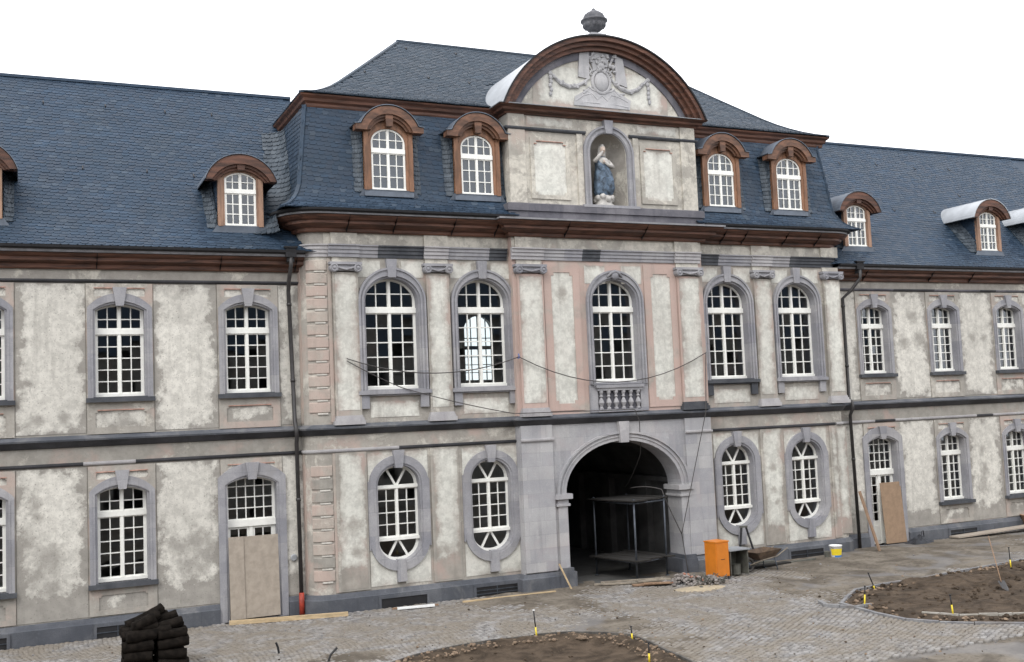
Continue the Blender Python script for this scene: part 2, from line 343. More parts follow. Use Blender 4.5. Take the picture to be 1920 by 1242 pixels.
def thing(name,label,cat,loc=(0,0,0),group=None):
    o=bpy.data.objects.new(name,None); COL.objects.link(o); o.location=loc; o.empty_display_size=.2; TR[o.name]=Vector(loc)
    return tag(o,label,cat,group)
def circ_arc(cx,hw,zs,rise,n=18,lim=.75):
    # points of a segmental (or semi-elliptic) arch from right springing to left springing
    if rise<hw*lim:
        R=(hw*hw+rise*rise)/(2*rise); zc=zs+rise-R; t=math.asin(min(1,hw/R))
        return [(cx+R*math.sin(t-2*t*i/n),zc+R*math.cos(t-2*t*i/n)) for i in range(n+1)]
    return [(cx+hw*math.cos(PI*i/n),zs+rise*math.sin(PI*i/n)) for i in range(n+1)]
def arch(cx,hw,z0,zs,rise,n=18): return [(cx-hw,z0),(cx+hw,z0)]+circ_arc(cx,hw,zs,rise,n)
def stadium(cx,hw,zb,z1,rb,z2,rt,n=16):
    # oval-ended opening: half ellipse below z1 (depth rb), straight z1..z2, half ellipse above
    lo=[(cx-hw*math.cos(PI*i/n),z1-rb*math.sin(PI*i/n)) for i in range(n+1)]
    return lo+[(cx+hw*math.cos(PI*i/n),z2+rt*math.sin(PI*i/n)) for i in range(n+1)]
def clip(poly,a,b,c):
    out=[]
    for i in range(len(poly)):
        p,q=poly[i-1],poly[i]; dp=a*p[0]+b*p[1]-c; dq=a*q[0]+b*q[1]-c
        if (dp<=0)!=(dq<=0): t=dp/(dp-dq); out.append((p[0]+(q[0]-p[0])*t,p[1]+(q[1]-p[1])*t))
        if dq<=0: out.append(q)
    return out
def area(p): return abs(sum(p[i-1][0]*p[i][1]-p[i][0]*p[i-1][1] for i in range(len(p))))/2
def clean(p,eps=.004):
    o=[]
    for q in p:
        if not o or (abs(q[0]-o[-1][0])+abs(q[1]-o[-1][1]))>eps: o.append(q)
    if len(o)>1 and abs(o[0][0]-o[-1][0])+abs(o[0][1]-o[-1][1])<eps: o.pop()
    return o
def cells(shape,cols,rows):
    r=[]
    for x0,x1 in cols:
        for z0,z1 in rows:
            p=clip(clip(clip(clip(shape,-1,0,-x0),1,0,x1),0,-1,-z0),0,1,z1)
            p=clean(p)
            if len(p)>2 and area(p)>.002: r.append(p)
    return r
def split(a,b,n,g=.026): w=(b-a-g*(n-1))/n; return [(a+i*(w+g),a+i*(w+g)+w) for i in range(n)]
def frame_and_glass(outer,panes,y,extra=()):
    f=MB(); f.plate([outer]+panes,y,y+.06)
    for x0,x1,z0,z1,d in extra: f.box(x0,x1,y-d,y+.01,z0,z1)
    g=MB()
    for p in panes:
        cx=sum(q[0] for q in p)/len(p); cz=sum(q[1] for q in p)/len(p); tx,tz=RN.gauss(0,.012),RN.gauss(0,.016)
        vs=[(cx+(q[0]-cx)*1.03,y+.03+(q[0]-cx)*tx+(q[1]-cz)*tz,cz+(q[1]-cz)*1.03) for q in p]
        g.add(vs,[tuple(range(len(vs)))])
    return f,g

# ================================================================= THE PALACE
B=thing('palace_building','long baroque palace with grey plaster walls, slate mansard roof and arched carriage gateway','building',(15.9,YR,0))
WINGC_L=[-4.1,-.93,2.23,5.37]; WINGC_R=[26.47,29.65,32.83,36.0]
RV=[9.14,11.80,15.92,20.12,22.83]; RG=[9.16,11.85,20.16,22.85]
XL0,XL1=-7.5,6.72; XR0,XR1=24.68,39.5
DOORS=[5.37,26.47]
LX,RX=12.66,19.07     # centre section

def up_open(c,g=0): return arch(c,.575+g,5.76-g,7.9,.16+g)
def gf_open(c,g=0): return arch(c,.575+g,1.27-g,3.4,.16+g)
def door_open(c,g=0): return arch(c,.63+g,.02-g*0,3.42,.18+g)
def rv_open(c,g=0): return arch(c,.75+g,5.72-g,8.1,.63+g)
def rg_open(c,g=0): return stadium(c,.59+g,0,1.66,.50+g,3.17,.52+g)

# --- wing walls
def wing_wall(x0,x1,cs):
    mb=MB(); holes=[]
    for c in cs:
        holes.append(up_open(c,.06)); holes.append(door_open(c,.06) if c in DOORS else gf_open(c,.06))
    mb.plate([[(x0,-.2),(x1,-.2),(x1,9.35),(x0,9.35)]]+holes,YW,YW+.5)
    part('wing_wall',mb,'grey',B)
    # plaster fields between the window bays
    f=MB(); f.auto=True; edges=sorted([(c-.79,c+.79) for c in cs]); prev=x0
    for a,b in edges+[(x1,x1)]:
        if a-prev>.05:
            n=a-prev
            f.panel(prev+.01,a-.01,YW-.012,4.9,8.55,(.10 if n>1 else .0,.05))
            f.panel(prev+.01,a-.01,YW-.012,.5,4.08,(.10 if n>1 else .0,.55))
        prev=b
    for c in cs:   # sunk panels inside the bays
        f.panel(c-.62,c+.62,YW-.008,5.0,5.42,(.02,-.04))
        for s in (-1,1):
            f.panel(c+s*.38-.24,c+s*.38+.24,YW-.008,8.2,8.45,(-.1,-.1)); 
            f.panel(c+s*.38-.24,c+s*.38+.24,YW-.008,3.74,3.94,(-.1,-.1))
        if c not in DOORS: f.panel(c-.62,c+.62,YW-.008,.58,1.0,(.3,.2))
    parts('plaster_field',f,'field',B)
    # flat bay strips
    g=MB()
    for c in cs:
        def notch(cx,hw,z0,z1,k=.05): return [(cx-hw,z0),(cx+hw,z0),(cx+hw,z1-k),(cx+hw-k,z1-k),(cx+hw-k,z1),(cx-hw+k,z1),(cx-hw+k,z1-k),(cx-hw,z1-k)]
        g.plate([[(c-.78,4.86),(c+.78,4.86),(c+.78,8.56),(c-.78,8.56)],up_open(c,.06),notch(c,.59,5.02,5.42),notch(c-.38,.22,8.24,8.43,.03),notch(c+.38,.22,8.24,8.43,.03)],YW-.035,YW)
        g.box(c-.54,c+.54,YW-.05,YW-.02,5.425,5.447,1)
        for a,b in ((c-.60,c-.16),(c+.16,c+.60)): g.box(a,b,YW-.05,YW-.02,8.435,8.457,1)
        g.cut(); dz=door_open(c,.06) if c in DOORS else gf_open(c,.06)
        hs=[notch(c-.38,.22,3.76,3.92,.03),notch(c+.38,.22,3.76,3.92,.03)]
        if c not in DOORS: hs.append(notch(c,.56,.62,.98))
        if c in DOORS: dz=[(p[0],max(p[1],.49)) if i<2 else p for i,p in enumerate(dz)]; 
        if c in DOORS: g.plate([[(c-.78,.5),(c-.70,.5)]+[(c-.70,3.42)]+[(c-.3,3.66),(c+.3,3.66)]+[(c+.70,3.42),(c+.70,.5),(c+.78,.5),(c+.78,4.08),(c-.78,4.08)],*hs],YW-.035,YW)
        else: g.plate([[(c-.78,.5),(c+.78,.5),(c+.78,4.08),(c-.78,4.08)],dz]+hs,YW-.035,YW)
        for a,b in ((c-.60,c-.16),(c+.16,c+.60)): g.box(a,b,YW-.05,YW-.02,3.925,3.947,1)
        g.cut()
    parts('bay_strip',g,['beige','brick'],B)
wing_wall(XL0,XL1,WINGC_L); wing_wall(XR0,XR1,WINGC_R)

# --- risalit wall
xs0,xs1=7.25,24.15
mb=MB()
def under(x0,x1,holes,y): mb.plate([[(x0,-.2),(x1,-.2),(x1,10.0),(x0,10.0)]]+holes,y,y+.5)
under(xs0,LX,[rv_open(c,.06) for c in RV[:2]]+[rg_open(c,.06) for c in RG[:2]],YR)
under(RX,xs1,[rv_open(c,.06) for c in RV[3:]]+[rg_open(c,.06) for c in RG[2:]],YR)
def arc(cx,cy,r,a0,a1,n=8): return [(cx+r*math.cos(rad(a0+(a1-a0)*i/n)),cy+r*math.sin(rad(a0+(a1-a0)*i/n))) for i in range(n+1)]
RC=.55
arcL=arc(xs0,YR+RC,RC,180,270); arcR=arc(xs1,YR+RC,RC,270,360)
PATH=[(xs0-RC,31.5)]+arcL+[(LX,YR),(LX,YC),(RX,YC),(RX,YR)]+arcR+[(xs1+RC,31.5)]
mb.sweep([(xs0-RC,29)]+arcL,[(0,-.2),(0,10)],cap=False); mb.sweep(arcR+[(xs1+RC,29)],[(0,-.2),(0,10)],cap=False)
part('risalit_wall',mb,'beige',B)
# centre section: pink rendered upper storey, ashlar portal below
mb=MB(); PA_HW=1.93; PCX=15.97
def parc(g,h): return circ_arc(PCX,PA_HW+g,2.6,1.41+h,28,.1)
def portal_open(g=0,z0=-.2): return [(PCX-PA_HW-g,z0),(PCX+PA_HW+g,z0)]+parc(g,g)
mb.plate([[(LX,4.6),(RX,4.6),(RX,10.0),(LX,10.0)],rv_open(RV[2],.06)],YC,YC+.7)
part('centre_wall',mb,'pink',B)
mb=MB(); mb.plate([[(LX,-.2),(RX,-.2),(RX,4.6),(LX,4.6)],portal_open(0,-.2+.01)],YC,YC+.7)
mb.plate([[(LX+.02,.5),(13.66,.5),(13.66,4.57),(LX+.02,4.57)]],YC-.07,YC); mb.plate([[(18.12,.5),(RX-.02,.5),(RX-.02,4.57),(18.12,4.57)]],YC-.07,YC)
part('portal_wall',mb,'ashlar',B)
# portal mouldings
mb=MB()
mb.plate([parc(.30,.27)+parc(.005,.005)[::-1]],YC-.05,YC+.01)
mb.plate([parc(.30,.27)+parc(.235,.21)[::-1]],YC-.10,YC-.045)
mb.plate([parc(.16,.145)+parc(.12,.11)[::-1]],YC-.075,YC-.045)
part('portal_archivolt',mb,'ashlar',B)
mb=MB(); mb.plate([[(PCX-.13,3.96),(PCX+.13,3.96),(PCX+.17,4.57),(PCX-.17,4.57)]],YC-.16,YC+.3); part('portal_keystone',mb,'lightstone',B)
for s in (-1,1):
    mb=MB(); xa=PCX+s*PA_HW
    def jb(o,i,z0,z1,d): mb.box(min(xa+s*o,xa-s*i),max(xa+s*o,xa-s*i),YC-d,YC+.72,z0,z1)
    jb(.28,.02,.5,2.26,.045); jb(.34,.09,2.26,2.33,.09); jb(.30,.045,2.33,2.46,.06); jb(.38,.15,2.46,2.60,.14)
    part('portal_impost',mb,'ashlar',B)
# passage
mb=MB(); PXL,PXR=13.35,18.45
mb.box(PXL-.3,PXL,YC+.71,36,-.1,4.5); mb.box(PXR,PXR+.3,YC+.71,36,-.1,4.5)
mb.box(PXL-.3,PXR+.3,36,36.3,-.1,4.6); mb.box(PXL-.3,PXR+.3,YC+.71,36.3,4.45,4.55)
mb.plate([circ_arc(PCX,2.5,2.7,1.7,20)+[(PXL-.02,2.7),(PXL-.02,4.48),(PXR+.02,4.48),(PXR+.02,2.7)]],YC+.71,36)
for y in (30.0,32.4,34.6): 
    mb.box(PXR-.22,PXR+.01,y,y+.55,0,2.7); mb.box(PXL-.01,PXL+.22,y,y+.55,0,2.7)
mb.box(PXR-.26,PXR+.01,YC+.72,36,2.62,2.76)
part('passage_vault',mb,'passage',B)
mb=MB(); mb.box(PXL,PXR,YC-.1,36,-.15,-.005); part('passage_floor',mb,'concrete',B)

# --- plinth
mb=MB()
PP=[(0,-.2),(.12,-.2),(.12,.34),(.075,.36),(.03,.46),(0,.47)]
def mir(p): return p
mb.sweep([(XL0,YW),(DOORS[0]-.87,YW)],PP); mb.cut(); mb.sweep([(DOORS[0]+.87,YW),(xs0-RC+.05,YW)],PP); mb.cut()
mb.sweep([(xs0-RC,28.6)]+arcL+[(LX,YR),(LX,YC),(PCX-PA_HW-.02,YC)],[(o+.02,z) for o,z in PP]); mb.cut()
mb.sweep([(PCX+PA_HW+.02,YC),(RX,YC),(RX,YR)]+arcR+[(xs1+RC,28.6)],[(o+.02,z) for o,z in PP]); mb.cut()
mb.sweep([(xs1+RC-.05,YW),(DOORS[1]-.87,YW)],PP); mb.cut(); mb.sweep([(DOORS[1]+.87,YW),(XR1,YW)],PP)
parts('plinth',mb,'plinth',B)
mb=MB()
for s in (-1,1):
    xa=PCX+s*(PA_HW+.0); a,b=sorted((xa-s*.16,xa+s*.35)); mb.box(a,b,YC-.17,YC+.74,-.2,.43); a,b=sorted((xa-s*.08,xa+s*.33)); mb.box(a,b,YC-.155,YC+.73,.43,.54); mb.cut()
parts('portal_base_block',mb,'plinth',B)
# basement vents
for x0,x1,z0,z1,y,bars in [(1.6,2.55,-.02,.26,YW,1),(-1.4,-.35,-.02,.26,YW,1),(8.54,9.81,.0,.235,YR,0),(11.23,12.47,-.04,.25,YR,2),(21.9,23.2,.0,.25,YR,1),(29.15,30.4,.05,.27,YW,1)]:
    v=MB(); y-=.145
    v.box(x0-.07,x1+.07,y-.02,y+.02,z1,z1+.07); v.box(x0-.07,x0,y-.02,y+.02,z0-.1,z1); v.box(x1,x1+.07,y-.02,y+.02,z0-.1,z1)
    v.box(x0,x1,y+.003,y+.018,z0-.1,z1,1)
    if bars: 
        for k in range(bars): v.box(x0,x1,y-.016,y+.003,z0+(z1-z0)*(k+1)/(bars+1)-.012,z0+(z1-z0)*(k+1)/(bars+1)+.012,2)
        v.box((x0+x1)/2-.01,(x0+x1)/2+.01,y-.018,y+.003,z0,z1,2)
    part('basement_vent',v,['plinth','black','steel'],B)

# --- string courses: grey upper fillet over a blackened band
SP=[(0,4.56),(.06,4.58),(.12,4.66),(.17,4.72),(.18,4.76),(.10,4.80),(.0,4.85)]
mis=[1,1,1,0,0,0]
PATHW=[(XL0,YW),(xs0-RC+.02,YW)]; PATHWR=[(xs1+RC-.02,YW),(XR1,YW)]
PR=[(xs0-RC,28.9)]+PATH[1:-1]+[(xs1+RC,28.9)]
mb=MB()
for pth in (PATHW,PR,PATHWR): mb.sweep(pth,SP,mis=mis); mb.cut()
parts('string_course',mb,['plinth','soot'],B)
mb=MB(); S2=[(0,4.11),(.045,4.12),(.06,4.15),(.06,4.19),(0,4.2)]
def s2(pa,segs):
    for a,b,y,mi in segs: mb.sweep([(a,y),(b,y)],S2,mi=mi)
s2(None,[(XL0,1.35,YW,0),(1.35,2.55,YW,1),(2.55,XL1,YW,0),(7.6,9.2,YR,1),(9.2,LX,YR,0),(LX,13.7,YC-.07,1),(18.1,RX,YC-.07,1),(RX,24.1,YR,0),(24.75,26.2,YW,1),(26.2,27.1,YW,0),(27.1,30.9,YW,1),(30.9,31.7,YW,0),(31.7,XR1,YW,1)])
mb.sweep(arcL+[(7.6,YR)],S2,mi=1); mb.sweep(arcR,S2,mi=1)
part('lower_moulding',mb,['soot','lightstone'],B)
mb=MB(); S3=[(0,8.57),(.05,8.59),(.07,8.62),(.07,8.655),(0,8.66)]
for a,b,mi in [(XL0,XL1,0),(XR0,27.4,1),(27.4,29.3,0),(29.3,31.5,1),(31.5,32.3,0),(32.3,34,1),(34,XR1,0)]: mb.sweep([(a,YW),(b,YW)],S3,mi=mi)
part('frieze_moulding',mb,['soot','oldstone'],B)
mb=MB(); mb.auto=True
for a,b in ((XL0,XL1),(XR0,XR1)): mb.panel(a,b,YW-.02,8.66,8.95,(-.3,-.3))
parts('wing_frieze',mb,'frieze',B)

# --- windows
def window(kind,c,y):
    if kind=='up' or kind=='gf':
        z0=5.76 if kind=='up' else 1.27; zs=7.9 if kind=='up' else 3.4; tr=(7.31,7.44) if kind=='up' else (2.83,2.96); hw=.575
        op=lambda g=0:arch(0,hw+g,-g,zs-z0,.16+g)
        outer=arch(0,.76,-.12,zs-z0+.06,.36,18); yb=.22
        cols=split(-hw+.075,-.05,2)+split(.05,hw-.075,2); T0,T1=tr[0]-z0,tr[1]-z0
        rows=[(T1+.03,T1+.235),(T1+.261,9)]+split(.11,T0-.03,5)
        inner=arch(0,hw-.06,.06,zs-z0,.16-.05)
        pan=cells(inner,cols,rows); ex=[(-hw,hw,T0,T1,.05),(-.035,.035,T1,zs-z0+.09,.035),(-.035,.035,.08,T0,.035),(-hw,hw,0,.075,.06)]
        key=(zs-z0+.10,zs-z0+.56,.09,.165); sill=('dark',-.80,.80,-.13,-.02)
    elif kind=='rv':
        z0=5.72; zs=8.1; hw=.75; op=lambda g=0:arch(0,hw+g,-g,zs-z0,.63+g); outer=arch(0,.955,-.05,8.08-z0,.93,22); yb=.24
        cols=split(-hw+.07,-.05,2,.03)+split(.05,hw-.07,2,.03); T0,T1=7.80-z0,7.94-z0
        inner=arch(0,hw-.055,.06,zs-z0,.63-.055); rows=[(T1+.03,T1+.37),(T1+.40,9)]+split(.11,T0-.03,5,.03)
        pan=cells(inner,cols,rows); ex=[(-hw,hw,T0,T1,.05),(-.035,.035,T1,zs-z0+.57,.035),(-.035,.035,.08,T0,.035),(-hw,hw,0,.08,.06)]
        key=(8.74-z0,9.24-z0,.11,.15); sill=('stone',-1.02,1.02,-.13,-.03)
    elif kind=='rg':
        z0=1.16; hw=.59; sh=lambda h,g:stadium(0,h,0,1.66-z0,.50+g,3.17-z0,.52+g)
        op=lambda g=0:sh(hw+g,g); outer=stadium(0,.83,0,1.70-z0,.80,3.2-z0,.76,20); yb=.2
        R0,R1=1.71-z0,3.14-z0
        cols=split(-hw+.06,-.045,2)+split(.045,hw-.06,2); rows=split(R0+.10,R1-.10,4)
        pan=cells(sh(hw-.045,-.04),cols,rows)
        inner=sh(hw-.075,-.07)
        top=clip(inner,0,-1,-(R1+.02)); q=.5; c0=R1-.02; g_=.03
        # fan lights: two bars leaving the middle of the rail
        k=1.75
        pan.append(clean(clip(clip(top,-k,1,c0-g_*k-.0),-1,0,9) if 0 else clip(top,k,1,c0-g_*2)))      # left
        pan.append(clean(clip(top,-k,1,c0-g_*2)))                                                    # right
        pan.append(clean(clip(clip(top,-k,-1,-(c0+g_*2)),k,-1,-(c0+g_*2))))                             # middle
        bot=clip(inner,0,1,R0-.02); c1=R0+.02
        pan.append(clean(clip(bot,k,-1,-c1-g_*2))); pan.append(clean(clip(bot,-k,-1,-c1-g_*2))); pan.append(clean(clip(clip(bot,k,1,c1-g_*2),-k,1,c1-g_*2)))
        pan=[p for p in pan if len(p)>2]
        ex=[(-hw-.02,hw+.02,R1-.07,R1+.01,.06),(-hw-.02,hw+.02,R0-.02,R0+.06,.07),(-.035,.035,R0+.06,R1-.07,.04)]
        key=(3.62-z0,4.09-z0,.10,.16); sill=None
    elif kind=='door':
        z0=.02; zs=3.42; hw=.63; op=lambda g=0:arch(0,hw+g,0,zs-z0,.18+g); outer=arch(0,.86,-.02,3.60-z0,.37); yb=.26
        T0,T1=2.33-z0,2.50-z0
        inner=arch(0,hw-.06,.06,zs-z0,.13); pan=cells(inner,split(-hw+.07,hw-.07,5),split(T1+.03,3.34-z0,3)+[(3.366-z0,9)])
        pan+=cells(inner,split(-hw+.11,-.10,2)+split(.10,hw-.11,2),split(.78,T0-.06,5))
        ex=[(-hw,hw,T0,T1,.06),(-.04,.04,.02,T0,.03),(-hw+.06,-.08,.12,.62,.02),(.08,hw-.06,.12,.62,.02)]
        key=(3.54-z0,3.97-z0,.10,.17); sill=None
    key_=kind
    if key_ not in WC:
        f,g=frame_and_glass(op(),pan,yb,ex)
        s=MB(); s.plate([outer,op(.055)],-.07 if kind!='rv' else -.08,.004); s.plate([op(.058),op(0)],-.04,yb+.02)
        if kind=='rv':
            s.plate([arch(0,.955,-.05,8.08-z0,.93,22),arch(0,.90,-.06,8.08-z0,.875,22)],-.115,-.075); s.plate([op(.11),op(.055)],-.10,-.075)
        if kind=='rg':
            s.box(-.86,-.82,-.06,.004,1.5-z0,3.3-z0); s.box(.82,.86,-.06,.004,1.5-z0,3.3-z0)
        if kind in('up','gf'): s.plate([op(.10),op(.055)],-.085,-.068)
        k=MB(); k.plate([[(-key[2],key[0]),(key[2],key[0]),(key[3],key[1]),(-key[3],key[1])]],-.13,.1)
        if kind=='rg': k.plate([[(-.13,.62-z0),(.13,.62-z0),(.12,.9-z0),(.10,1.20-z0),(-.10,1.20-z0),(-.12,.9-z0)]],-.12,.1)
        d={'window_frame':f.mesh('window_frame','white_paint'),'glass':g.mesh('glass','glass'),'stone_surround':s.mesh('stone_surround','stone'),'keystone':k.mesh('keystone','stone')}
        if sill:
            l=MB(); l.box(sill[1],sill[2],-.15,.0,sill[3],sill[4]); l.box(-hw-.05,hw+.05,-.13,yb,sill[4]-.06,.0)
            if kind=='rv':
                l.box(-.97,.97,-.09,0,-.17,-.13)
                for sg in (-1,1): a,b=sorted((sg*.72,sg*.955)); l.box(a,b,-.085,0,-.50,-.17)
            d['sill']=l.mesh('sill','darkstone' if sill[0]=='dark' else 'stone')
        WC[key_]=d
    d=WC[key_]; z0={'up':5.76,'gf':1.27,'rv':5.72,'rg':1.16,'door':.02}[kind]
    root=obj('door' if kind=='door' else 'window',d['window_frame'],B,(c,y,z0))
    for nme in ('glass','stone_surround','keystone','sill'):
        if nme in d:
            if kind=='rv' and c==RV[2] and nme in('keystone','sill'): continue
            o=obj(nme,d[nme],root,(c,y,z0))
            if kind=='rv' and c==RV[3] and nme=='sill': o.data=o.data.copy(); o.data.materials[0]=M['darkstone']
    return root
WC={}
for c in WINGC_L+WINGC_R:
    window('up',c,YW); window('door' if c in DOORS else 'gf',c,YW)
for i,c in enumerate(RV): window('rv',c,YC if i==2 else YR)
for c in RG: window('rg',c,YR)
# centre window: carved key and balustrade panel
mb=MB(); c=RV[2]
mb.blob((c,YC-.12,8.86),(.13,.07,.14)); mb.tube([(c-.25,YC-.1,8.80),(c-.12,YC-.14,8.93),(c,YC-.15,8.97),(c+.12,YC-.14,8.93),(c+.25,YC-.1,8.80)],[.03,.045,.05,.045,.03])
part('carved_keystone',mb,'stone',B,smooth=True)
mb=MB(); mb.box(c-.98,c-.72,YC-.06,YC,4.86,5.66); mb.box(c+.72,c+.98,YC-.06,YC,4.86,5.66); mb.box(c-.80,c+.80,YC-.16,YC,5.56,5.64); mb.box(c-.75,c+.75,YC-.12,YC,5.48,5.56); mb.box(c-.75,c+.75,YC-.10,YC,4.86,4.93)
mb.box(c-.74,c+.74,YC-.006,YC,4.9,5.5,1)
part('balustrade_panel',mb,['stone','oldstone'],B)
for i in range(6):
    b=MB(); b.lathe((0,0,0),[(.065,0),(.065,.05),(.035,.07),(.05,.12),(.085,.2),(.06,.28),(.032,.33),(.032,.36),(.06,.38),(.035,.42),(.05,.47),(.065,.49),(.065,.55)],10)
    part('baluster',b,'stone',B,(c-.62+i*.248,YC-.06,4.93))

# --- plaster and stone dressings of the risalit
mb=MB(); mb.auto=True
for c,y in [(RV[0],YR),(RV[1],YR),(RV[3],YR),(RV[4],YR)]:
    mb.panel(c-.68,c+.68,y-.012,4.98,5.40,(-.02,-.06)); 
    for s in (-1,1): mb.panel(c+s*.62-.32,c+s*.62+.32,y-.012,8.75,9.2,(-.1,-.12))
for c in RG:
    for s in (-1,1):
        A_=[(c+s*.72*math.cos(t),3.2+.66*math.sin(t)) for t in [PI/2*i/8 for i in range(8)]]
        mb.panelpoly([(c+s*.84,3.2)]+A_+[(c+s*.12,4.04),(c+s*.84,4.04)],YR-.012,(-.15,-.15))
        A_=[(c+s*.72*math.cos(t),1.68-.68*math.sin(t)) for t in [PI/2*i/8 for i in range(8)]]
        mb.panelpoly([(c+s*.84,1.68)]+A_+[(c+s*.12,.55),(c+s*.84,.55)],YR-.012,(-.12,-.05))
c=RV[2]
for s in (-1,1): mb.panel(c+s*.62-.34,c+s*.62+.34,YC-.012,8.62,9.15,(-.15,-.15))
parts('spandrel_plaster',mb,'inset',B)
PIL=[(7.85,YR,.69),(10.46,YR,.66),(13.17,YC,.80),(18.51,YC,.80),(21.48,YR,.66),(24.27,YR,.66)]
for i,(x,y,wd) in enumerate(PIL):
    s=MB(); h=wd/2; s.box(x-h,x+h,y-.10,y,5.05,8.86,0); s.panel(x-h+.05,x+h-.05,y-.108,5.2,8.8,(.0,-.1),1)
    p=part('pilaster',s,['pink' if i in(2,3) else 'beige','inset'],B)
    b=MB(); b.box(x-h-.07,x+h+.07,y-.19,y,4.82,4.93); b.box(x-h-.04,x+h+.04,y-.16,y,4.93,5.0); b.box(x-h-.015,x+h+.015,y-.13,y,5.0,5.06)
    part('pilaster_base',b,'darkstone' if i==3 else 'lightstone',p)
    k=MB(); k.box(x-h-.10,x+h+.10,y-.20,y,9.06,9.13); k.box(x-h,x+h,y-.15,y,8.90,9.06); 
    for sg in (-1,1):
        cx=x+sg*(h-.02); cz=8.97
        k.add([(cx+.115*math.cos(2*PI*t/14),yy,cz+.115*math.sin(2*PI*t/14)) for yy in (y-.22,y-.02) for t in range(14)],[(t,(t+1)%14,14+(t+1)%14,14+t) for t in range(14)]+[tuple(range(14))[::-1]])
        k.blob((cx,y-.225,cz),(.045,.03,.045),n=8,m=5)
        k.tube([(cx+sg*.0+.085*math.cos(a),y-.225,cz+.085*math.sin(a)) for a in [j*.5 for j in range(13)]],.017,5)
    k.tube([(x-h+.1,y-.17,8.99),(x,y-.18,8.93),(x+h-.1,y-.17,8.99)],.03,6)
    part('ionic_capital',k,'stone',p)
# flat lower pilaster strips
for x0,x1,y in [(7.45,8.29,YR),(10.08,10.90,YR),(21.08,21.88,YR),(23.84,24.14,YR)]:
    s=MB(); s.box(x0,x1,y-.03,y,.5,4.1); s.box(x0+.1,x1-.08,y-.09,y-.03,4.2,4.56,0) if 0 else None
    s.panel(x0+.09,x1-.05,y-.036,.55,4.05,(.01,.55),1); part('lower_pilaster',s,['beige','inset'],B)
mb=MB(); mb.auto=True
mb.panel(24.1,24.55,YR-.014,.6,4.05,(.05,.5))
for x0,x1 in ((13.86,14.56),(17.20,17.88)):
    mb.panel(x0,x1,YC-.012,5.15,8.93,(-.10,-.1))
parts('white_inset',mb,'inset',B)
mb=MB()
for x0,x1 in ((13.86,14.56),(17.20,17.88)):
    z0,z1=5.15,8.93; k=.09
    inner=[(x0+k,z0),(x1-k,z0),(x1-k,z0+k),(x1,z0+k),(x1,z1-k),(x1-k,z1-k),(x1-k,z1),(x0+k,z1),(x0+k,z1-k),(x0,z1-k),(x0,z0+k),(x0+k,z0+k)]
    mb.plate([[(x0-.24,4.95),(x1+.22,4.95),(x1+.22,9.2),(x0-.24,9.2)],inner],YC-.03,YC); mb.cut()
parts('pink_frame',mb,'pink',B)
# quoins on the rounded corners
def quoins(left):
    A=arcL[4:]+[(7.36,YR)] if left else [(24.03,YR)]+arcR[:5]
    mb=MB()
    zs=[.78+.337*i for i in range(10)]+[5.13+.341*i for i in range(12)]
    for i,z in enumerate(zs):
        if 3.95<z+.3<5.0: continue
        mb.sweep(A,[(0,z+.03),(.022,z+.035),(.03,z+.05),(.03,z+.285),(.022,z+.30),(0,z+.305)],mi=2 if i in (1,6,7) else 0)
        mb.sweep(A[2:-1]+[(7.30 if left else 24.10,YR)] if left else A[1:-1],[(0,z-.020),(.036,z-.016),(.036,z+.018),(0,z+.026)],mi=1)
    part('quoin_strip',mb,['quoin','limewhite','grey'],B)
    b=MB(); P0=arcL[1:3] if left else arcR[-3:-1]
    b.sweep(P0,[(0,.5),(.02,.5),(.02,4.1),(0,4.1)]); b.sweep(P0,[(0,4.9),(.02,4.9),(.02,9.25),(0,9.25)])
    if left:
        b.sweep([(7.38,YR),(7.48,YR)],[(0,.5),(.02,.5),(.02,4.1),(0,4.1)]); b.sweep([(7.38,YR),(7.48,YR)],[(0,4.9),(.02,4.9),(.02,9.25),(0,9.25)])
    part('corner_border',b,'quoin',B)
quoins(True)
mb=MB()
for i in range(24):
    z=5.2+i*.15; 
    if RN.random()<.8:
        P0=arcR[3:5] if i%2 else arcR[2:5]
        mb.sweep(P0,[(0,z),(.022,z),(.022,z+.12),(0,z+.12)],mi=0 if RN.random()<.7 else 1)
part('exposed_corner_brick',mb,['brick','cream'],B)
# architrave: three fasciae, pale and slate pieces
mb=MB()
FP=lambda e:[(e,9.27),(.04+e,9.275),(.04+e,9.365),(.07+e,9.375),(.07+e,9.465),(.10+e,9.475),(.10+e,9.555),(.14+e,9.57),(.14+e,9.605),(e,9.61)]
def fas(a,b,y,mi,e=0): mb.sweep([(a,y),(b,y)],FP(e),mi=mi)
SG=[(7.40,8.25,YR,0,.06),(8.25,8.78,YR,0,0),(8.78,10.09,YR,1,0),(10.09,10.80,YR,2,.06),(10.80,12.05,YR,0,0),(12.05,12.60,YR,1,0),(12.60,13.62,YC,2,.06),(13.62,14.89,YC,0,0),(14.89,15.49,YC,1,0),(15.49,18.05,YC,0,0),(18.05,18.97,YC,2,.06),(19.04,19.85,YR,1,0),(19.85,21.1,YR,0,0),(21.1,21.9,YR,2,.06),(21.9,22.62,YR,0,0),(22.62,24.1,YR,1,0)]
for a,b,y,mi,e in SG: fas(a,b,y,mi,e)
mb.sweep(arcL+[(7.40,YR)],FP(0),mi=2); mb.sweep([(24.1,YR)]+arcR,FP(0),mi=1)
part('architrave',mb,['stone','darkstone','lightstone'],B)
mb=MB()
for a,b,y in [(7.3,LX,YR),(LX,RX,YC),(RX,24.1,YR)]: mb.panel(a,b,y-.012,9.62,9.95,(-.3,.0))
for x,y,wd in PIL: mb.box(x-wd/2-.02,x+wd/2+.02,y-.07,y,9.61,9.95); mb.box(x-wd/2,x+wd/2,y-.055,y,9.13,9.275)
part('frieze',mb,'cream',B)

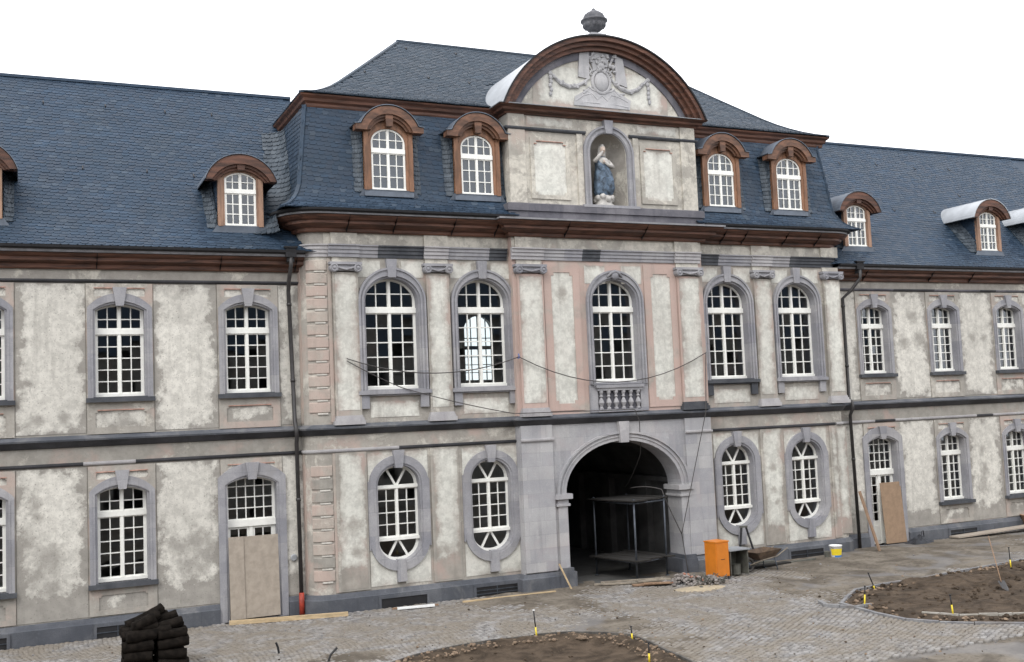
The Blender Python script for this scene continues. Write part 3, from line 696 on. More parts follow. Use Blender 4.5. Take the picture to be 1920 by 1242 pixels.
# --- wooden eaves cornices with gutters
WP=[(0,9.93),(.10,9.93),(.12,9.96),(.12,10.03),(.22,10.07),(.32,10.12),(.36,10.13),(.36,10.20),(.44,10.23),(.52,10.29),(.55,10.33),(0,10.34)]
mb=MB(); mb.sweep(PATH,WP)
for x_ in (7.9,9.2,10.9,12.2,14.3,16.9,19.9,20.7,22.3,23.6):
    y_=YC if LX<x_<RX else YR; mb.sweep([(x_,y_),(x_+.018,y_)],[(o+.004,z) for o,z in WP[1:-1]],1)
part('eaves_cornice',mb,['wood','gutter'],B)
mb=MB(); mb.sweep(PATH,[(0,10.342),(.57,10.342),(.58,10.345),(.575,10.395),(0,10.44)]); part('eaves_flashing',mb,'gutter_trim',B)
GPf=[(.52,10.40),(.60,10.395),(.66,10.43),(.67,10.485),(.55,10.495)]
mb=MB(); mb.sweep([(xs0-RC,31)]+arcL+[(12.64,YR)],GPf); mb.sweep([(19.07,YR)]+arcR+[(xs1+RC,31)],GPf); part('risalit_gutter',mb,'gutter',B)
WW=[(0,8.90),(.09,8.90),(.11,8.93),(.11,9.02),(.24,9.06),(.29,9.08),(.29,9.16),(.38,9.20),(.44,9.25),(0,9.26)]
for a,b in ((XL0,xs0-RC+.10),(xs1+RC,XR1)):
    mb=MB(); mb.sweep([(a,YW),(b,YW)],WW)
    for q_ in range(12):
        x_=a+1.3+q_*2.63+.4*math.sin(q_*2.1)
        if x_<b: mb.sweep([(x_,YW),(x_+.018,YW)],[(o+.004,z) for o,z in WW[1:-1]],1)
    part('wing_cornice',mb,['wood','gutter'],B)
    mb=MB(); mb.sweep([(a,YW),(b,YW)],[(0,9.262),(.46,9.262),(.475,9.33),(0,9.36)]); part('wing_eaves_trim',mb,'gutter_trim',B)
    mb=MB(); mb.sweep([(a,YW),(b,YW)],[(.42,9.34),(.50,9.325),(.56,9.36),(.57,9.42),(.45,9.43)]); part('wing_gutter',mb,'gutter',B)

# --- slate roofs
def slates(mb,P,u0,u1,v0,v1,inside=None,course=.128,width=.185,shear=.07,mi=0,lift=.016):
    ex=.002; nrow=int((v1-v0+abs(u1-u0)*shear)/course)+2
    for j in range(-1,nrow):
        off=RN.random()*width; u=u0-off
        while u<u1:
            wd=width*RN.uniform(.82,1.15); ua,ub=max(u,u0),min(u+wd*1.02,u1); u+=wd
            if ub-ua<.05: continue
            um=(ua+ub)/2; vb=v0+j*course-((um-u0)*shear if shear>0 else (u1-um)*-shear)+ (abs(u1-u0)*0)
            vb+=RN.uniform(-.006,.006); vt=vb+course*1.25
            if vt<v0+.02 or vb>v1-.02: continue
            vb=max(vb,v0-.01); vt=min(vt,v1)
            if inside and not(inside(um,(vb+vt)/2) and inside(ua+.25*(ub-ua),vt) and inside(ub-.25*(ub-ua),vt)): continue
            l=lift*RN.uniform(.8,1.25); w_=ub-ua
            pts=[(ua,vt,.004),(ub,vt,.004),(ub,vb+course*.38,l*.85),(ub-w_*.28,vb+course*.03,l),(ua+w_*.10,vb,l),(ua,vb+course*.12,l*.95)]
            V=[]
            for (a,b,h) in pts:
                p=P(a,b); nn=nrm(P,a,b); V.append(p+nn*(h+.006))
            # underside rim
            k=len(V)
            for idx in (2,3,4,5):
                a,b,h=pts[idx]; V.append(P(a,b)+nrm(P,a,b)*(h-.014))
            mb.add(V,[(0,5,4,3,2,1),(2,3,k+1,k),(3,4,k+2,k+1),(4,5,k+3,k+2)],mi)
def nrm(P,a,b,e=.02):
    p=P(a,b); d=(P(a+e,b)-p).cross(P(a,b+e)-p); return d.normalized()
def curve_fn(pts):
    # arc-length parametrised polyline, smoothed a little
    L=[0]
    for i in range(1,len(pts)): L.append(L[-1]+math.dist(pts[i-1],pts[i]))
    def f(v):
        v=max(-.05,min(L[-1]+.05,v))
        for i in range(1,len(L)):
            if v<=L[i] or i==len(L)-1:
                t=(v-L[i-1])/(L[i]-L[i-1]); return tuple(pts[i-1][k]+(pts[i][k]-pts[i-1][k])*t for k in range(2))
    return f,L[-1]
def bez(p0,p1,p2,n): return [tuple((1-t)**2*a+2*t*(1-t)*b+t*t*c for a,b,c in zip(p0,p1,p2)) for t in [i/n for i in range(n+1)]]
# wing roof section (y,z)
WSEC=bez((27.66,9.42),(28.15,9.80),(28.75,10.50),5)+[(32.3,14.87)]
wf,WL=curve_fn(WSEC)
def wing_y(z):
    for a,b in zip(WSEC,WSEC[1:]):
        if a[1]<=z<=b[1]: return a[0]+(b[0]-a[0])*(z-a[1])/(b[1]-a[1])
    return WSEC[-1][0]
def wing_roof(x0,x1,xs0_,xs1_,cut):
    mb=MB(); n=len(WSEC); sec=WSEC+[(36.9,9.42)]
    vs=[(x,y,z-.012) for x in (x0,x1) for y,z in sec]; k=len(sec)
    mb.add(vs,[(i,k+i,k+i+1,i+1) for i in range(k-1)]+[tuple(range(k)),tuple(range(2*k-1,k-1,-1))])
    P=lambda u,v:Vector((u,*wf(v)))
    slates(mb,P,xs0_,xs1_,0,WL,inside=lambda u,v:cut(u,v))
    mb.box(x0,x1,32.22,32.40,14.84,14.92)
    return part('slate_roof',mb,'slate',B)
wing_roof(XL0,7.6,-3.2,7.4,lambda u,v:(u<6.75 or wf(v)[1]>13.0 ) )
wing_roof(24.0,XR1,24.3,38.5,lambda u,v:(u>24.6 or wf(v)[1]>13.0))
# risalit lower mansard: offset from the eaves line as it rises
MSEC=bez((0,10.50),(.46,10.68),(.60,11.20),4)+[(.87,13.45)]     # (inward, z)
mf,ML=curve_fn(MSEC)
EX0,EX1,EY=6.12,25.28,27.20
mb=MB()
k=len(MSEC)
for pts in ([(EX0,32.5),(EX0,EY),(EX1,EY),(EX1,32.5)],):
    ring=[]
    for o,z in MSEC: ring.append([(EX0+o,32.5,z-.012),(EX0+o,EY+o,z-.012),(EX1-o,EY+o,z-.012),(EX1-o,32.5,z-.012)])
    for i in range(k-1):
        for j in (0,2): mb.add([ring[i][j],ring[i][j+1],ring[i+1][j+1],ring[i+1][j]],[(0,1,2,3)])
        a,b,c_,d=ring[i][1],ring[i][2],ring[i+1][2],ring[i+1][1]
        mb.add([a,(12.85,a[1],a[2]),(12.85,d[1],d[2]),d],[(0,1,2,3)]); mb.add([(18.9,b[1],b[2]),b,c_,(18.9,c_[1],c_[2])],[(0,1,2,3)])
Pm=lambda u,v:Vector((u,EY+mf(v)[0],mf(v)[1]))
slates(mb,Pm,EX0,EX1,0,ML,inside=lambda u,v:EX0+mf(v)[0]-.03<u<EX1-mf(v)[0]+.03 and not (12.9<u<18.9))
# flanks: u runs along -y on the left, +y on the right
PmL=lambda u,v:Vector((EX0+mf(v)[0],32.4-u,mf(v)[1]))
slates(mb,PmL,0,32.4-EY,0,ML,inside=lambda u,v:32.4-u>EY+mf(v)[0]-.03)
PmR=lambda u,v:Vector((EX1-mf(v)[0],EY+u,mf(v)[1]))
slates(mb,PmR,0,32.4-EY,0,ML,inside=lambda u,v:EY+u>EY+mf(v)[0]-.03)
def hip(mb,pts,w_=.16):
    for a,b in zip(pts,pts[1:]): mb.obox(Vector(a)-(Vector(b)-Vector(a)).normalized()*.01,b,w_,.05)
for sx_ in (0,1): hip(mb,[((EX0+o) if not sx_ else (EX1-o),EY+o,z+.0) for o,z in MSEC],.12)
part('lower_mansard_roof',mb,'slate',B)
# upper cornice and bellcast hipped roof
UY,UX0,UX1=27.93,6.93,24.70
UP=[(-.25,13.40),(.02,13.40),(.04,13.44),(.04,13.50),(.11,13.55),(.13,13.62),(.20,13.68),(.22,13.72),(-.25,13.73)]
mb=MB(); mb.sweep([(UX0+.13,36.2),(UX0+.13,UY+.13),(UX1-.13,UY+.13),(UX1-.13,36.2)],UP); part('upper_cornice',mb,'wood',B)
USEC=bez((0,13.76),(.75,13.98),(1.5,14.60),5)+[(2.6,15.55),(4.25,17.0)]
uf,UL=curve_fn(USEC)
E0,E1,EYU=UX0-.08,UX1+.08,UY-.08
mb=MB(); YB=EYU+8.5
for i in range(len(USEC)-1):
    rr=[]
    for o,z in USEC[i:i+2]: rr.append([(E0+o,EYU+o,z-.012),(E1-o,EYU+o,z-.012),(E1-o,YB-o,z-.012),(E0+o,YB-o,z-.012)])
    for j in range(4): mb.add([rr[0][j],rr[0][(j+1)%4],rr[1][(j+1)%4],rr[1][j]],[(0,1,2,3)])
mb.add([(E0,EYU,13.74),(E1,EYU,13.74),(E1,YB,13.74),(E0,YB,13.74)],[(0,3,2,1)])
Pu=lambda u,v:Vector((u,EYU+uf(v)[0],uf(v)[1]))
slates(mb,Pu,E0,E1,0,UL,inside=lambda u,v:E0+uf(v)[0]-.02<u<E1-uf(v)[0]+.02 and not(13.3<u<18.5 and uf(v)[1]<15.2))
PuL=lambda u,v:Vector((E0+uf(v)[0],YB-u,uf(v)[1]))
slates(mb,PuL,0,YB-EYU,0,UL,inside=lambda u,v:EYU+uf(v)[0]<YB-u<YB-uf(v)[0])
PuR=lambda u,v:Vector((E1-uf(v)[0],EYU+u,uf(v)[1]))
slates(mb,PuR,0,YB-EYU,0,UL,inside=lambda u,v:EYU+uf(v)[0]<EYU+u<YB-uf(v)[0])
mb.box(E0+4.2,E1-4.2,EYU+4.2,EYU+4.32,16.99,17.05)
for sx_ in (0,1): hip(mb,[((E0+o) if not sx_ else (E1-o),EYU+o,z+.0) for o,z in USEC],.14)
part('upper_hipped_roof',mb,'slate2',B)
# swept slate valley between wing roof and risalit flank
def valley(mb,xw,sgn,z0,z1,yroof,out,fwd,course=.15):
    def P(u,v):
        s=u/.9; z=z0+v; yr=yroof(z)
        A=Vector((xw(z)+sgn*out,wing_like(yroof,z,out),z)); C=Vector((xw(z),yr,z)); D=Vector((xw(z),yr-fwd,z))
        if sgn>0: s=1-s
        return A*(1-s)**2+C*2*s*(1-s)+D*s*s
    slates(mb,P,0,.9,0,z1-z0,course=course,width=.16,shear=0.0 if 1 else 0,lift=.03)
def wing_like(f,z,o): return f(z)
mb=MB()
xwf=lambda z:EX0+np.interp(z,[p[1] for p in MSEC],[p[0] for p in MSEC])
valley(mb,xwf,-1,9.9,13.4,lambda z:wing_y(z)-.02,.55,.75)
xwr=lambda z:EX1-np.interp(z,[p[1] for p in MSEC],[p[0] for p in MSEC])
valley(mb,xwr,1,10.6,13.4,lambda z:wing_y(z)-.02,.55,.75)
part('swept_valley',mb,'slate_lit',B)

# --- attic wall with niche and segmental pediment
AX0,AX1=12.69,19.05; NCX=15.95
mb=MB()
mb.plate([[(AX0,10.88),(AX1,10.88),(AX1,13.52),(AX0,13.52)],arch(NCX,.62,10.90,12.50,.62,24)],YC,YC+.35)
mb.box(AX0,AX0+.3,YC+.35,30.2,10.4,13.52); mb.box(AX1-.3,AX1,YC+.35,30.2,10.4,13.52)
mb.box(AX0+.3,AX1-.3,YC+1.1,YC+1.3,10.5,13.5)
for a,b in ((AX0,13.22),(18.52,AX1),(14.90,15.09),(16.81,17.0)): mb.box(a+(.003 if a==AX0 else 0),b-(.003 if b==AX1 else 0),YC-.05,YC,10.92,13.05 if a!=AX0 and b!=AX1 else 13.5)
part('attic_wall',mb,'cream',B)
mb=MB(); mb.auto=True
for x0,x1 in ((13.50,14.52),(17.18,18.20)):
    mb.panel(x0,x1,YC-.02,11.18,12.74,(-.14,-.1)); 
mb.panel(13.3,14.8,YC-.008,13.2,13.48,(0,0));mb.panel(17.0,18.4,YC-.008,13.2,13.48,(0,0))
parts('attic_white_panel',mb,'inset',B)
mb=MB()
for x0,x1 in ((13.50,14.52),(17.18,18.20)):
    z0,z1,k=11.18,12.74,.08
    inner=[(x0+k,z0),(x1-k,z0),(x1-k,z0+k),(x1,z0+k),(x1,z1-k),(x1-k,z1-k),(x1-k,z1),(x0+k,z1),(x0+k,z1-k),(x0,z1-k),(x0,z0+k),(x0+k,z0+k)]
    mb.plate([[(x0-.12,z0-.12),(x1+.12,z0-.12),(x1+.12,z1+.12),(x0-.12,z1+.12)],inner],YC-.035,YC)
    mb.box(x0+k,x1-k,YC-.06,YC-.03,z1,z1+.02,1); mb.box(x0,x0+k,YC-.06,YC-.03,z1-k,z1-k+.02,1); mb.box(x1-k,x1,YC-.06,YC-.03,z1-k,z1-k+.02,1); mb.cut()
parts('attic_panel_frame',mb,['cream','brick'],B)
mb=MB(); AM=[(0,13.04),(.06,13.05),(.09,13.09),(.09,13.13),(0,13.15)]
mb.sweep([(AX0,28.6),(AX0,YC),(15.2,YC)],AM); mb.sweep([(16.7,YC),(AX1,YC),(AX1,28.6)],AM)
part('attic_moulding',mb,'darkstone',B)
mb=MB(); mb.sweep([(AX0,28.3),(AX0,YC),(AX1,YC),(AX1,28.3)],[(0,10.40),(.30,10.42),(.30,10.46),(.10,10.50),(.10,10.66),(.15,10.68),(.15,10.88),(.08,10.91),(0,10.92)])
part('attic_base',mb,'oldstone',B)
# niche
mb=MB(); hw=.62; n=14
col=[(NCX-hw*math.cos(PI*i/n),YC+.02+hw*.95*math.sin(PI*i/n)) for i in range(n+1)]
mb.add([(x,y,10.9) for x,y in col]+[(x,y,12.5) for x,y in col],[(i,i+1,n+2+i,n+1+i) for i in range(n)])
rings=[[(NCX-hw*math.cos(PI*i/n)*math.cos(t),YC+.02+hw*.95*math.sin(PI*i/n)*math.cos(t),12.5+hw*math.sin(t)) for i in range(n+1)] for t in [PI/2*j/8 for j in range(9)]]
mb.add([p for r in rings for p in r],[(j*(n+1)+i,j*(n+1)+i+1,(j+1)*(n+1)+i+1,(j+1)*(n+1)+i) for j in range(8) for i in range(n)])
mb.add([(x,y,10.93) for x,y in col],[tuple(range(n+1))])
nm=mb.mesh('niche',['frieze']); obj('niche',nm,B,smooth=True)
mb=MB()
mb.plate([arch(NCX,.85,10.92,12.5,.85,24),arch(NCX,.63,10.90,12.5,.63,24)],YC-.07,YC); mb.plate([arch(NCX,.85,10.92,12.5,.85,24),arch(NCX,.79,10.90,12.5,.79,24)],YC-.11,YC-.065); mb.plate([arch(NCX,.71,10.92,12.5,.71,24),arch(NCX,.66,10.90,12.5,.66,24)],YC-.09,YC-.065)
mb.plate([[(NCX-.11,13.10),(NCX+.11,13.10),(NCX+.15,13.50),(NCX-.15,13.50)]],YC-.16,YC)
mb.box(NCX-.95,NCX+.95,YC-.16,YC,10.86,10.94)
part('niche_surround',mb,'stone',B)
# pediment
PZ=13.70; PHW=3.40; PR_=2.27; PX=15.87
mb=MB(); mb.plate([circ_arc(PX,3.25,PZ,2.14,32)],YC+.05,YC+.3); part('tympanum',mb,'cream',B)
mb=MB(); mb.panel(PX-2.3,PX+2.3,YC+.038,PZ+.15,PZ+1.35,(.2,.1)); part('tympanum_limewash',mb,'inset',B)
mb=MB()
def band(h0,r0,h1,r1,y0,y1,mi=0): mb.plate([circ_arc(PX,h0,PZ,r0,36)+circ_arc(PX,h1,PZ,r1,36)[::-1]],y0,y1,mi)
band(PHW,PR_,PHW-.13,PR_-.12,YC-.36,YC+.10); band(PHW-.13,PR_-.12,PHW-.26,PR_-.24,YC-.24,YC+.09); band(PHW-.26,PR_-.24,PHW-.40,PR_-.36,YC-.13,YC+.08); 
mb.sweep([(AX0,28.6),(AX0,YC),(AX1,YC),(AX1,28.6)],[(0,13.50),(.06,13.50),(.08,13.55),(.20,13.58),(.22,13.64),(.32,13.68),(.34,13.70),(0,13.71)])
part('pediment_cornice',mb,'wood',B)
mb=MB(); band(PHW-.40,PR_-.36,PHW-.62,PR_-.58,YC-.0,YC+.07); part('tympanum_border',mb,'oldstone',B)
mb=MB(); mb.sweep([(AX0,28.6),(AX0,YC),(AX1,YC),(AX1,28.6)],[(0,13.712),(.355,13.712),(.36,13.73),(-.05,13.82)]); part('pediment_apron',mb,'zinc',B)
mb=MB(); A=circ_arc(PX,PHW+.03,PZ,PR_+.03,40); ys=[YC-.40,YC-.2,YC+.3,28.4,29.2,30.2,31.4]
fl=[0,0,0,.10,.28,.5,.8]
vs=[(PX+(x-PX)*(1+fl[j]*.12*(1-(z-PZ)/PR_)),y,z) for j,y in enumerate(ys) for x,z in A]; k=len(A)
mb.add(vs,[(j*k+i,j*k+i+1,(j+1)*k+i+1,(j+1)*k+i) for j in range(len(ys)-1) for i in range(k-1)])
mb.plate([circ_arc(PX,PHW+.045,PZ,PR_+.045,40)+circ_arc(PX,PHW+.0,PZ,PR_+.0,40)[::-1]],YC-.41,YC-.36,1)
part('pediment_zinc_roof',mb,['zinc','gutter'],B)
# carved relief
mb=MB(); y=YC+.03; X=lambda a:NCX-.0+a
def relT(pts,r,n=7): mb.tube([(X(a),y-.01,z) for a,z in pts],r,n)
mb.plate([[(X(-.42)+0,13.93),(X(.85),13.93),(X(.9),14.2),(X(.45),14.45),(X(-.55),14.45),(X(-1.0),14.2),(X(-1.05),13.93)]],y-.03,y+.02)
mb.plate([[(X(-.87),14.80),(X(-.50),14.75),(X(-.48),15.58),(X(-.80),15.52)]],y-.045,y+.02); mb.plate([[(X(.40),14.72),(X(.80),14.60),(X(.68),15.46),(X(.42),15.55)]],y-.045,y+.02)
mb.plate([[(X(-.36),15.05),(X(.12),15.05),(X(.22),15.58),(X(-.40),15.60)]],y-.036,y+.02)
ov=[(-.09+.30*math.cos(a),14.70+.34*math.sin(a)) for a in [2*PI*i/24 for i in range(25)]]
relT(ov,.055); mb.blob((X(-.09),y-.03,14.70),(.24,.07,.29),n=16,m=10)
for sg,c0 in ((-1,-.09),(1,-.09)):
    relT([(c0+sg*.20,15.04),(c0+sg*.32,15.02),(c0+sg*.38,14.93),(c0+sg*.32,14.88)],.035); relT([(c0+sg*.12,14.38),(c0+sg*.32,14.44),(c0+sg*.44,14.52)],.04)
SWL=[(-1.8,14.86),(-1.67,14.72),(-1.46,14.56),(-1.19,14.47),(-.94,14.50),(-.71,14.62),(-.47,14.82)]; SWR=[(.26,14.84),(.40,14.66),(.62,14.54),(.88,14.48),(1.16,14.57),(1.36,14.74),(1.55,14.93)]
for S in (SWL,SWR):
    relT(S,[.035,.05,.065,.07,.065,.05,.035]); 
    for a,z in S[1:-1]:
        for q in range(3): mb.blob((X(a)+RN.uniform(-.08,.08),y-.05,z+RN.uniform(-.04,.05)),(.05,.04,.045),n=7,m=5)
for a,z0,z1 in ((-1.79,14.82,14.20),(1.55,14.90,14.22)):
    for q in range(6): mb.blob((X(a)+RN.uniform(-.02,.02),y-.02,z0+(z1-z0)*q/5.),(.075-.004*q,.05,.075),n=8,m=5)
relT([(-.98,14.06),(-.74,14.24),(-.44,14.33),(-.26,14.16),(-.09,14.30),(.08,14.14),(.22,14.33),(.50,14.28),(.80,14.16)],.035)
relT([(-.70,14.42),(-.52,14.36),(-.40,14.22)],.03); relT([(.34,14.22),(.52,14.38),(.70,14.40)],.03)
for a0_,z0_,a1_,z1_ in ((-.35,14.95,-.62,15.40),(-.30,15.0,-.46,15.46),(.14,15.0,.34,15.46),(.20,14.95,.52,15.36),(-.40,14.55,-.72,14.30),(.22,14.55,.56,14.30),(-.95,14.0,-.2,14.05),(.0,14.05,.8,14.0)): relT([(a0_,z0_),((a0_+a1_)/2,(z0_+z1_)/2+.02),(a1_,z1_)],[.02,.03,.045])
for q in range(34):
    a=RN.uniform(-.42,.42); z=RN.uniform(15.02,15.55); mb.blob((X(a),y-.05,z),(RN.uniform(.03,.07),.045,RN.uniform(.03,.08)),n=7,m=5,jit=.15)
mb.blob((X(-.09),y-.05,15.18),(.13,.06,.10),n=10,m=7); 
for a in (-.25,-.17,-.09,-.01,.07): mb.blob((X(a),y-.05,15.30),(.03,.03,.06),n=7,m=5)
part('carved_relief',mb,'relief',B,smooth=False)

# --- dormers
def dormer(kind,c,yf,pale=False):
    if kind=='big': bw,fhw,z0,zs,rs,H0,He,top,D=.70,.49,11.12,12.45,.39,12.82,.965,13.42,1.1
    else: bw,fhw,z0,zs,rs,H0,He,top,D=.585,.41,10.10,11.37,.17,11.38,.91,11.96,2.6
    zs-=z0;H0-=z0;top-=z0
    key=('dorm',kind)
    if key not in WC:
        a={}
        b=MB()
        for sg in (-1,1): x0,x1=sorted((sg*bw*.97,sg*(bw*.97-.06))); b.box(x0,x1,.04,D,-.3,H0+.1)
        b.box(-bw*.9,bw*.9,.45,.5,-.2,H0+.2,1); b.box(-bw,bw,-.02,.12,-.16,-.0,2)  # the dark sheet behind the panes stands in for the unlit attic
        # slate cladding of the cheeks
        for sg in (-1,1):
            if sg<0: Pc=lambda u,v:Vector((-bw*.975,D-u,v-.25))
            else: Pc=lambda u,v:Vector((bw*.975,.05+u,v-.25))
            slates(b,Pc,0,D-.05,0,H0+.3,course=.15,width=.2)
        a['dormer']=b.mesh('dormer',['slate','dark','lead'])
        s=MB(); out=[(-bw,0),(bw,0)]+circ_arc(0,bw,H0,top-H0-.16,18,1.); 
        s.plate([out,arch(0,fhw,.02,zs,rs)],0,.07); s.plate([arch(0,fhw+.085,0,zs,rs+.085),arch(0,fhw+.002,.0,zs,rs+.002)],-.02,.005)
        for sg in (-1,1): x0,x1=sorted((sg*bw,sg*(bw-.13))); s.box(x0+.001,x1-.001,-.045,.001,0,H0)
        a['wooden_surround']=s.mesh('wooden_surround','woodpale' if kind!='big' else 'woodlight')
        h=MB(); ri=top-H0
        def hb(o,t,y0,y1):
            oh,orr=He-.16-o, ri-o; ih,ir=oh-t,orr-t
            if kind!='big':
                oh=He-o; ih=oh-t; h.plate([[(x,z) for x,z in circ_arc(0,oh,H0-.10,orr+.10,22,1.)]+circ_arc(0,ih,H0-.10,ir+.02,22,1.)[::-1]],y0,y1); return
            pts=[(He-o,H0-.10+o*.3),(He-o,H0+.05-o*.2)]+[(x,z) for x,z in circ_arc(0,oh,H0+.06-o*.3,orr-.06,20,1.)]+[(-He+o,H0+.05-o*.2),(-He+o,H0-.10+o*.3),(-ih,H0-.10+o*.3)]+circ_arc(0,ih,H0-.06,ir-.0,20,1.)[::-1]+[(ih,H0-.10+o*.3)]
            h.plate([pts],y0,y1)
        hb(0,.16,-.24,.05); hb(.07,.16,-.17,.04); hb(.15,.15,-.11,.03)
        h.plate([[(-.09,zs+rs+.03),(.09,zs+rs+.03),(.12,top-.14),(-.12,top-.14)]],-.20,-.05)
        a['hood']=h.mesh('hood','hoodwood' if kind=='big' else 'wood')
        z=MB(); A=([(He+.02,H0+.055)]+circ_arc(0,He-.14,H0+.075,ri-.055,20,1.)+[(-He-.02,H0+.055)]) if kind=='big' else circ_arc(0,He+.015,H0-.10,ri+.115,22,1.)
        for y0,y1 in ((-.265,D),):
            k=len(A); vs=[(x,yy,zz) for yy in (y0,y1) for x,zz in A]+[(x*1.01,yy,zz+.02) for yy in (y0,y1) for x,zz in A]
            z.add(vs,[(i,k+i,k+i+1,i+1) for i in range(k-1)]+[(2*k+i,2*k+i+1,3*k+i+1,3*k+i) for i in range(k-1)]+[(i,i+1,2*k+i+1,2*k+i) for i in range(k-1)]+[(0,2*k,3*k,k),(k-1,2*k-1,4*k-1,3*k-1)])
        a['zinc_cover']=z.mesh('zinc_cover','lead')
        T0,T1=(12.16-z0,12.28-z0) if kind=='big' else (10.98-z0,11.08-z0)
        inner=arch(0,fhw-.05,.07,zs,rs-.05)
        cols=split(-fhw+.06,-.04,2,.024)+split(.04,fhw-.06,2,.024)
        rows=split(T1+.02,T1+.235,1)+[(T1+.26,9)] if kind=='big' else [(T1+.02,T1+.19),(T1+.21,9)]
        pan=cells(inner,cols,rows+split(.08,T0-.03,3,.024))
        f,g=frame_and_glass(arch(0,fhw-.003,.003,zs,rs-.003),pan,.02,[(-fhw+.005,fhw-.005,T0,T1,.03),(-.028,.028,T1,zs+rs-.04,.015),(-.028,.028,.05,T0,.015),(-fhw+.005,fhw-.005,.005,.06,.03)])
        a['window_frame']=f.mesh('window_frame','white_paint'); a['glass']=g.mesh('glass','glass')
        WC[key]=a
    a=WC[key]; r=obj('dormer',a['dormer'],B,(c,yf,z0))
    for n_ in ('wooden_surround','hood','zinc_cover','window_frame','glass'):
        q_=obj(n_,a[n_],r,(c,yf,z0))
        if n_=='zinc_cover' and kind!='big' and c>30: q_.data=q_.data.copy(); q_.data.materials[0]=M['zinc']
    # swept slates where roof and cheek meet, lead apron below
    v=MB(); yr=(lambda z:wing_y(z)) if kind!='big' else (lambda z:EY+np.interp(z,[p[1] for p in MSEC],[p[0] for p in MSEC]))
    for sg in (-1,1):
        xw=lambda z:c+sg*bw
        def P(u,vv,sg=sg):
            s=u/.7; zz=z0-.05+vv; y0=yr(zz)-.01; fw=max(0,min(.45,(y0-yf-.03)))
            if sg>0: s=1-s
            A=Vector((c+sg*(bw+.26),y0,zz)); C=Vector((c+sg*(bw+.02),y0,zz)); Dd=Vector((c+sg*(bw-.0),y0-fw,zz))
            return A*(1-s)**2+C*2*s*(1-s)+Dd*s*s
        slates(v,P,0,.7,0,(H0+.1),course=.135,width=.15,shear=0,lift=.028)
    part('swept_slate_cheek',v,'slate_lit' if kind=='big' else 'slate_lit',r)
    l=MB(); l.add([(c-bw-.03,yf-.03,z0+.02),(c+bw+.03,yf-.03,z0+.02),(c+bw+.16,yr(z0-.16)-.035,z0-.16),(c-bw-.16,yr(z0-.16)-.035,z0-.16)],[(0,3,2,1)]); part('lead_apron',l,'lead',r)
for c in (9.17,11.79,20.13,22.80): dormer('big',c,YR-.06)
for c in (-.97,5.26,26.05,32.25,35.4): dormer('small',c,28.22)

# roof hooks
for P_,lst in ((lambda u,v:Vector((u,*wf(v))),[(.6,6.0),(2.2,6.05),(3.8,5.98),(5.1,6.0),(-.6,6.0),(1.5,3.2),(3.1,3.2),(4.3,3.1),(26.5,6.0),(28.4,5.9),(30.3,6.),(32.2,5.9),(34.1,6.0),(29.3,3.2),(31.3,3.2),(33.4,4.3)]),(Pu,[(9.3,2.6),(11.3,2.6),(12.6,2.5),(11.2,4.8),(12.9,4.8),(20.3,2.9)])):
    for u,v in lst:
        h=MB(); p=P_(u,v); n_=nrm(P_,u,v); t=(P_(u,v+.1)-p).normalized()
        h.obox(p+n_*.03-t*.08,p+n_*.03+t*.08,.025,.012,0,n_); h.obox(p+n_*.03-t*.08,p+n_*.08-t*.07,.025,.012,0,t); part('roof_hook',h,'iron',B)

# --- downpipes
def pipe(path,hop,red):
    d=MB(); d.tube(path,.055,10); 
    for z in (2.9,6.0,8.0): 
        x=np.interp(-z,[-p[2] for p in path],[p[0] for p in path]); yy=np.interp(-z,[-p[2] for p in path],[p[1] for p in path]); d.tube([(x,yy,z),(x,yy,z+.08)],.068,10)
    r=part('downpipe',d,'iron',B,smooth=True)
    h=MB(); x,y,z=hop; h.box(x-.14,x+.14,y-.10,y+.14,z-.12,z+.12); h.box(x-.17,x+.17,y-.13,y+.17,z+.12,z+.16); h.box(x-.09,x+.09,y-.06,y+.10,z-.24,z-.12); part('hopper',h,'gutter',r)
    if red: m_=MB(); m_.tube([(path[-1][0],path[-1][1],.56),(path[-1][0],path[-1][1],.0)],.068,10); part('pipe_foot',m_,'red',r,smooth=True)
pipe([(6.42,YW-.50,9.3),(6.42,YW-.48,9.0),(6.40,YW-.30,8.65),(6.42,YW-.12,8.4),(6.50,YW-.12,4.95),(6.50,YW-.24,4.8),(6.52,YW-.24,4.6),(6.53,YW-.12,4.4),(6.54,YW-.18,0.02)],(6.42,YW-.46,9.36),True)
pipe([(25.55,YW-.50,9.3),(25.55,YW-.50,8.95),(25.30,YW-.30,8.55),(25.08,YW-.12,8.3),(25.08,YW-.12,4.95),(25.08,YW-.26,4.8),(25.08,YW-.26,4.6),(25.08,YW-.12,4.4),(25.08,YW-.18,.02)],(25.55,YW-.46,9.36),False)
l=MB(); l.lathe((0,0,0),[(.01,-.02),(.07,-.015),(.09,0),(.09,.02),(.07,.03)],14)
o=part('wall_lamp_plate',l,'zinc',B,(6.40,YW-.03,1.45)); o.rotation_euler=(PI/2,0,0)

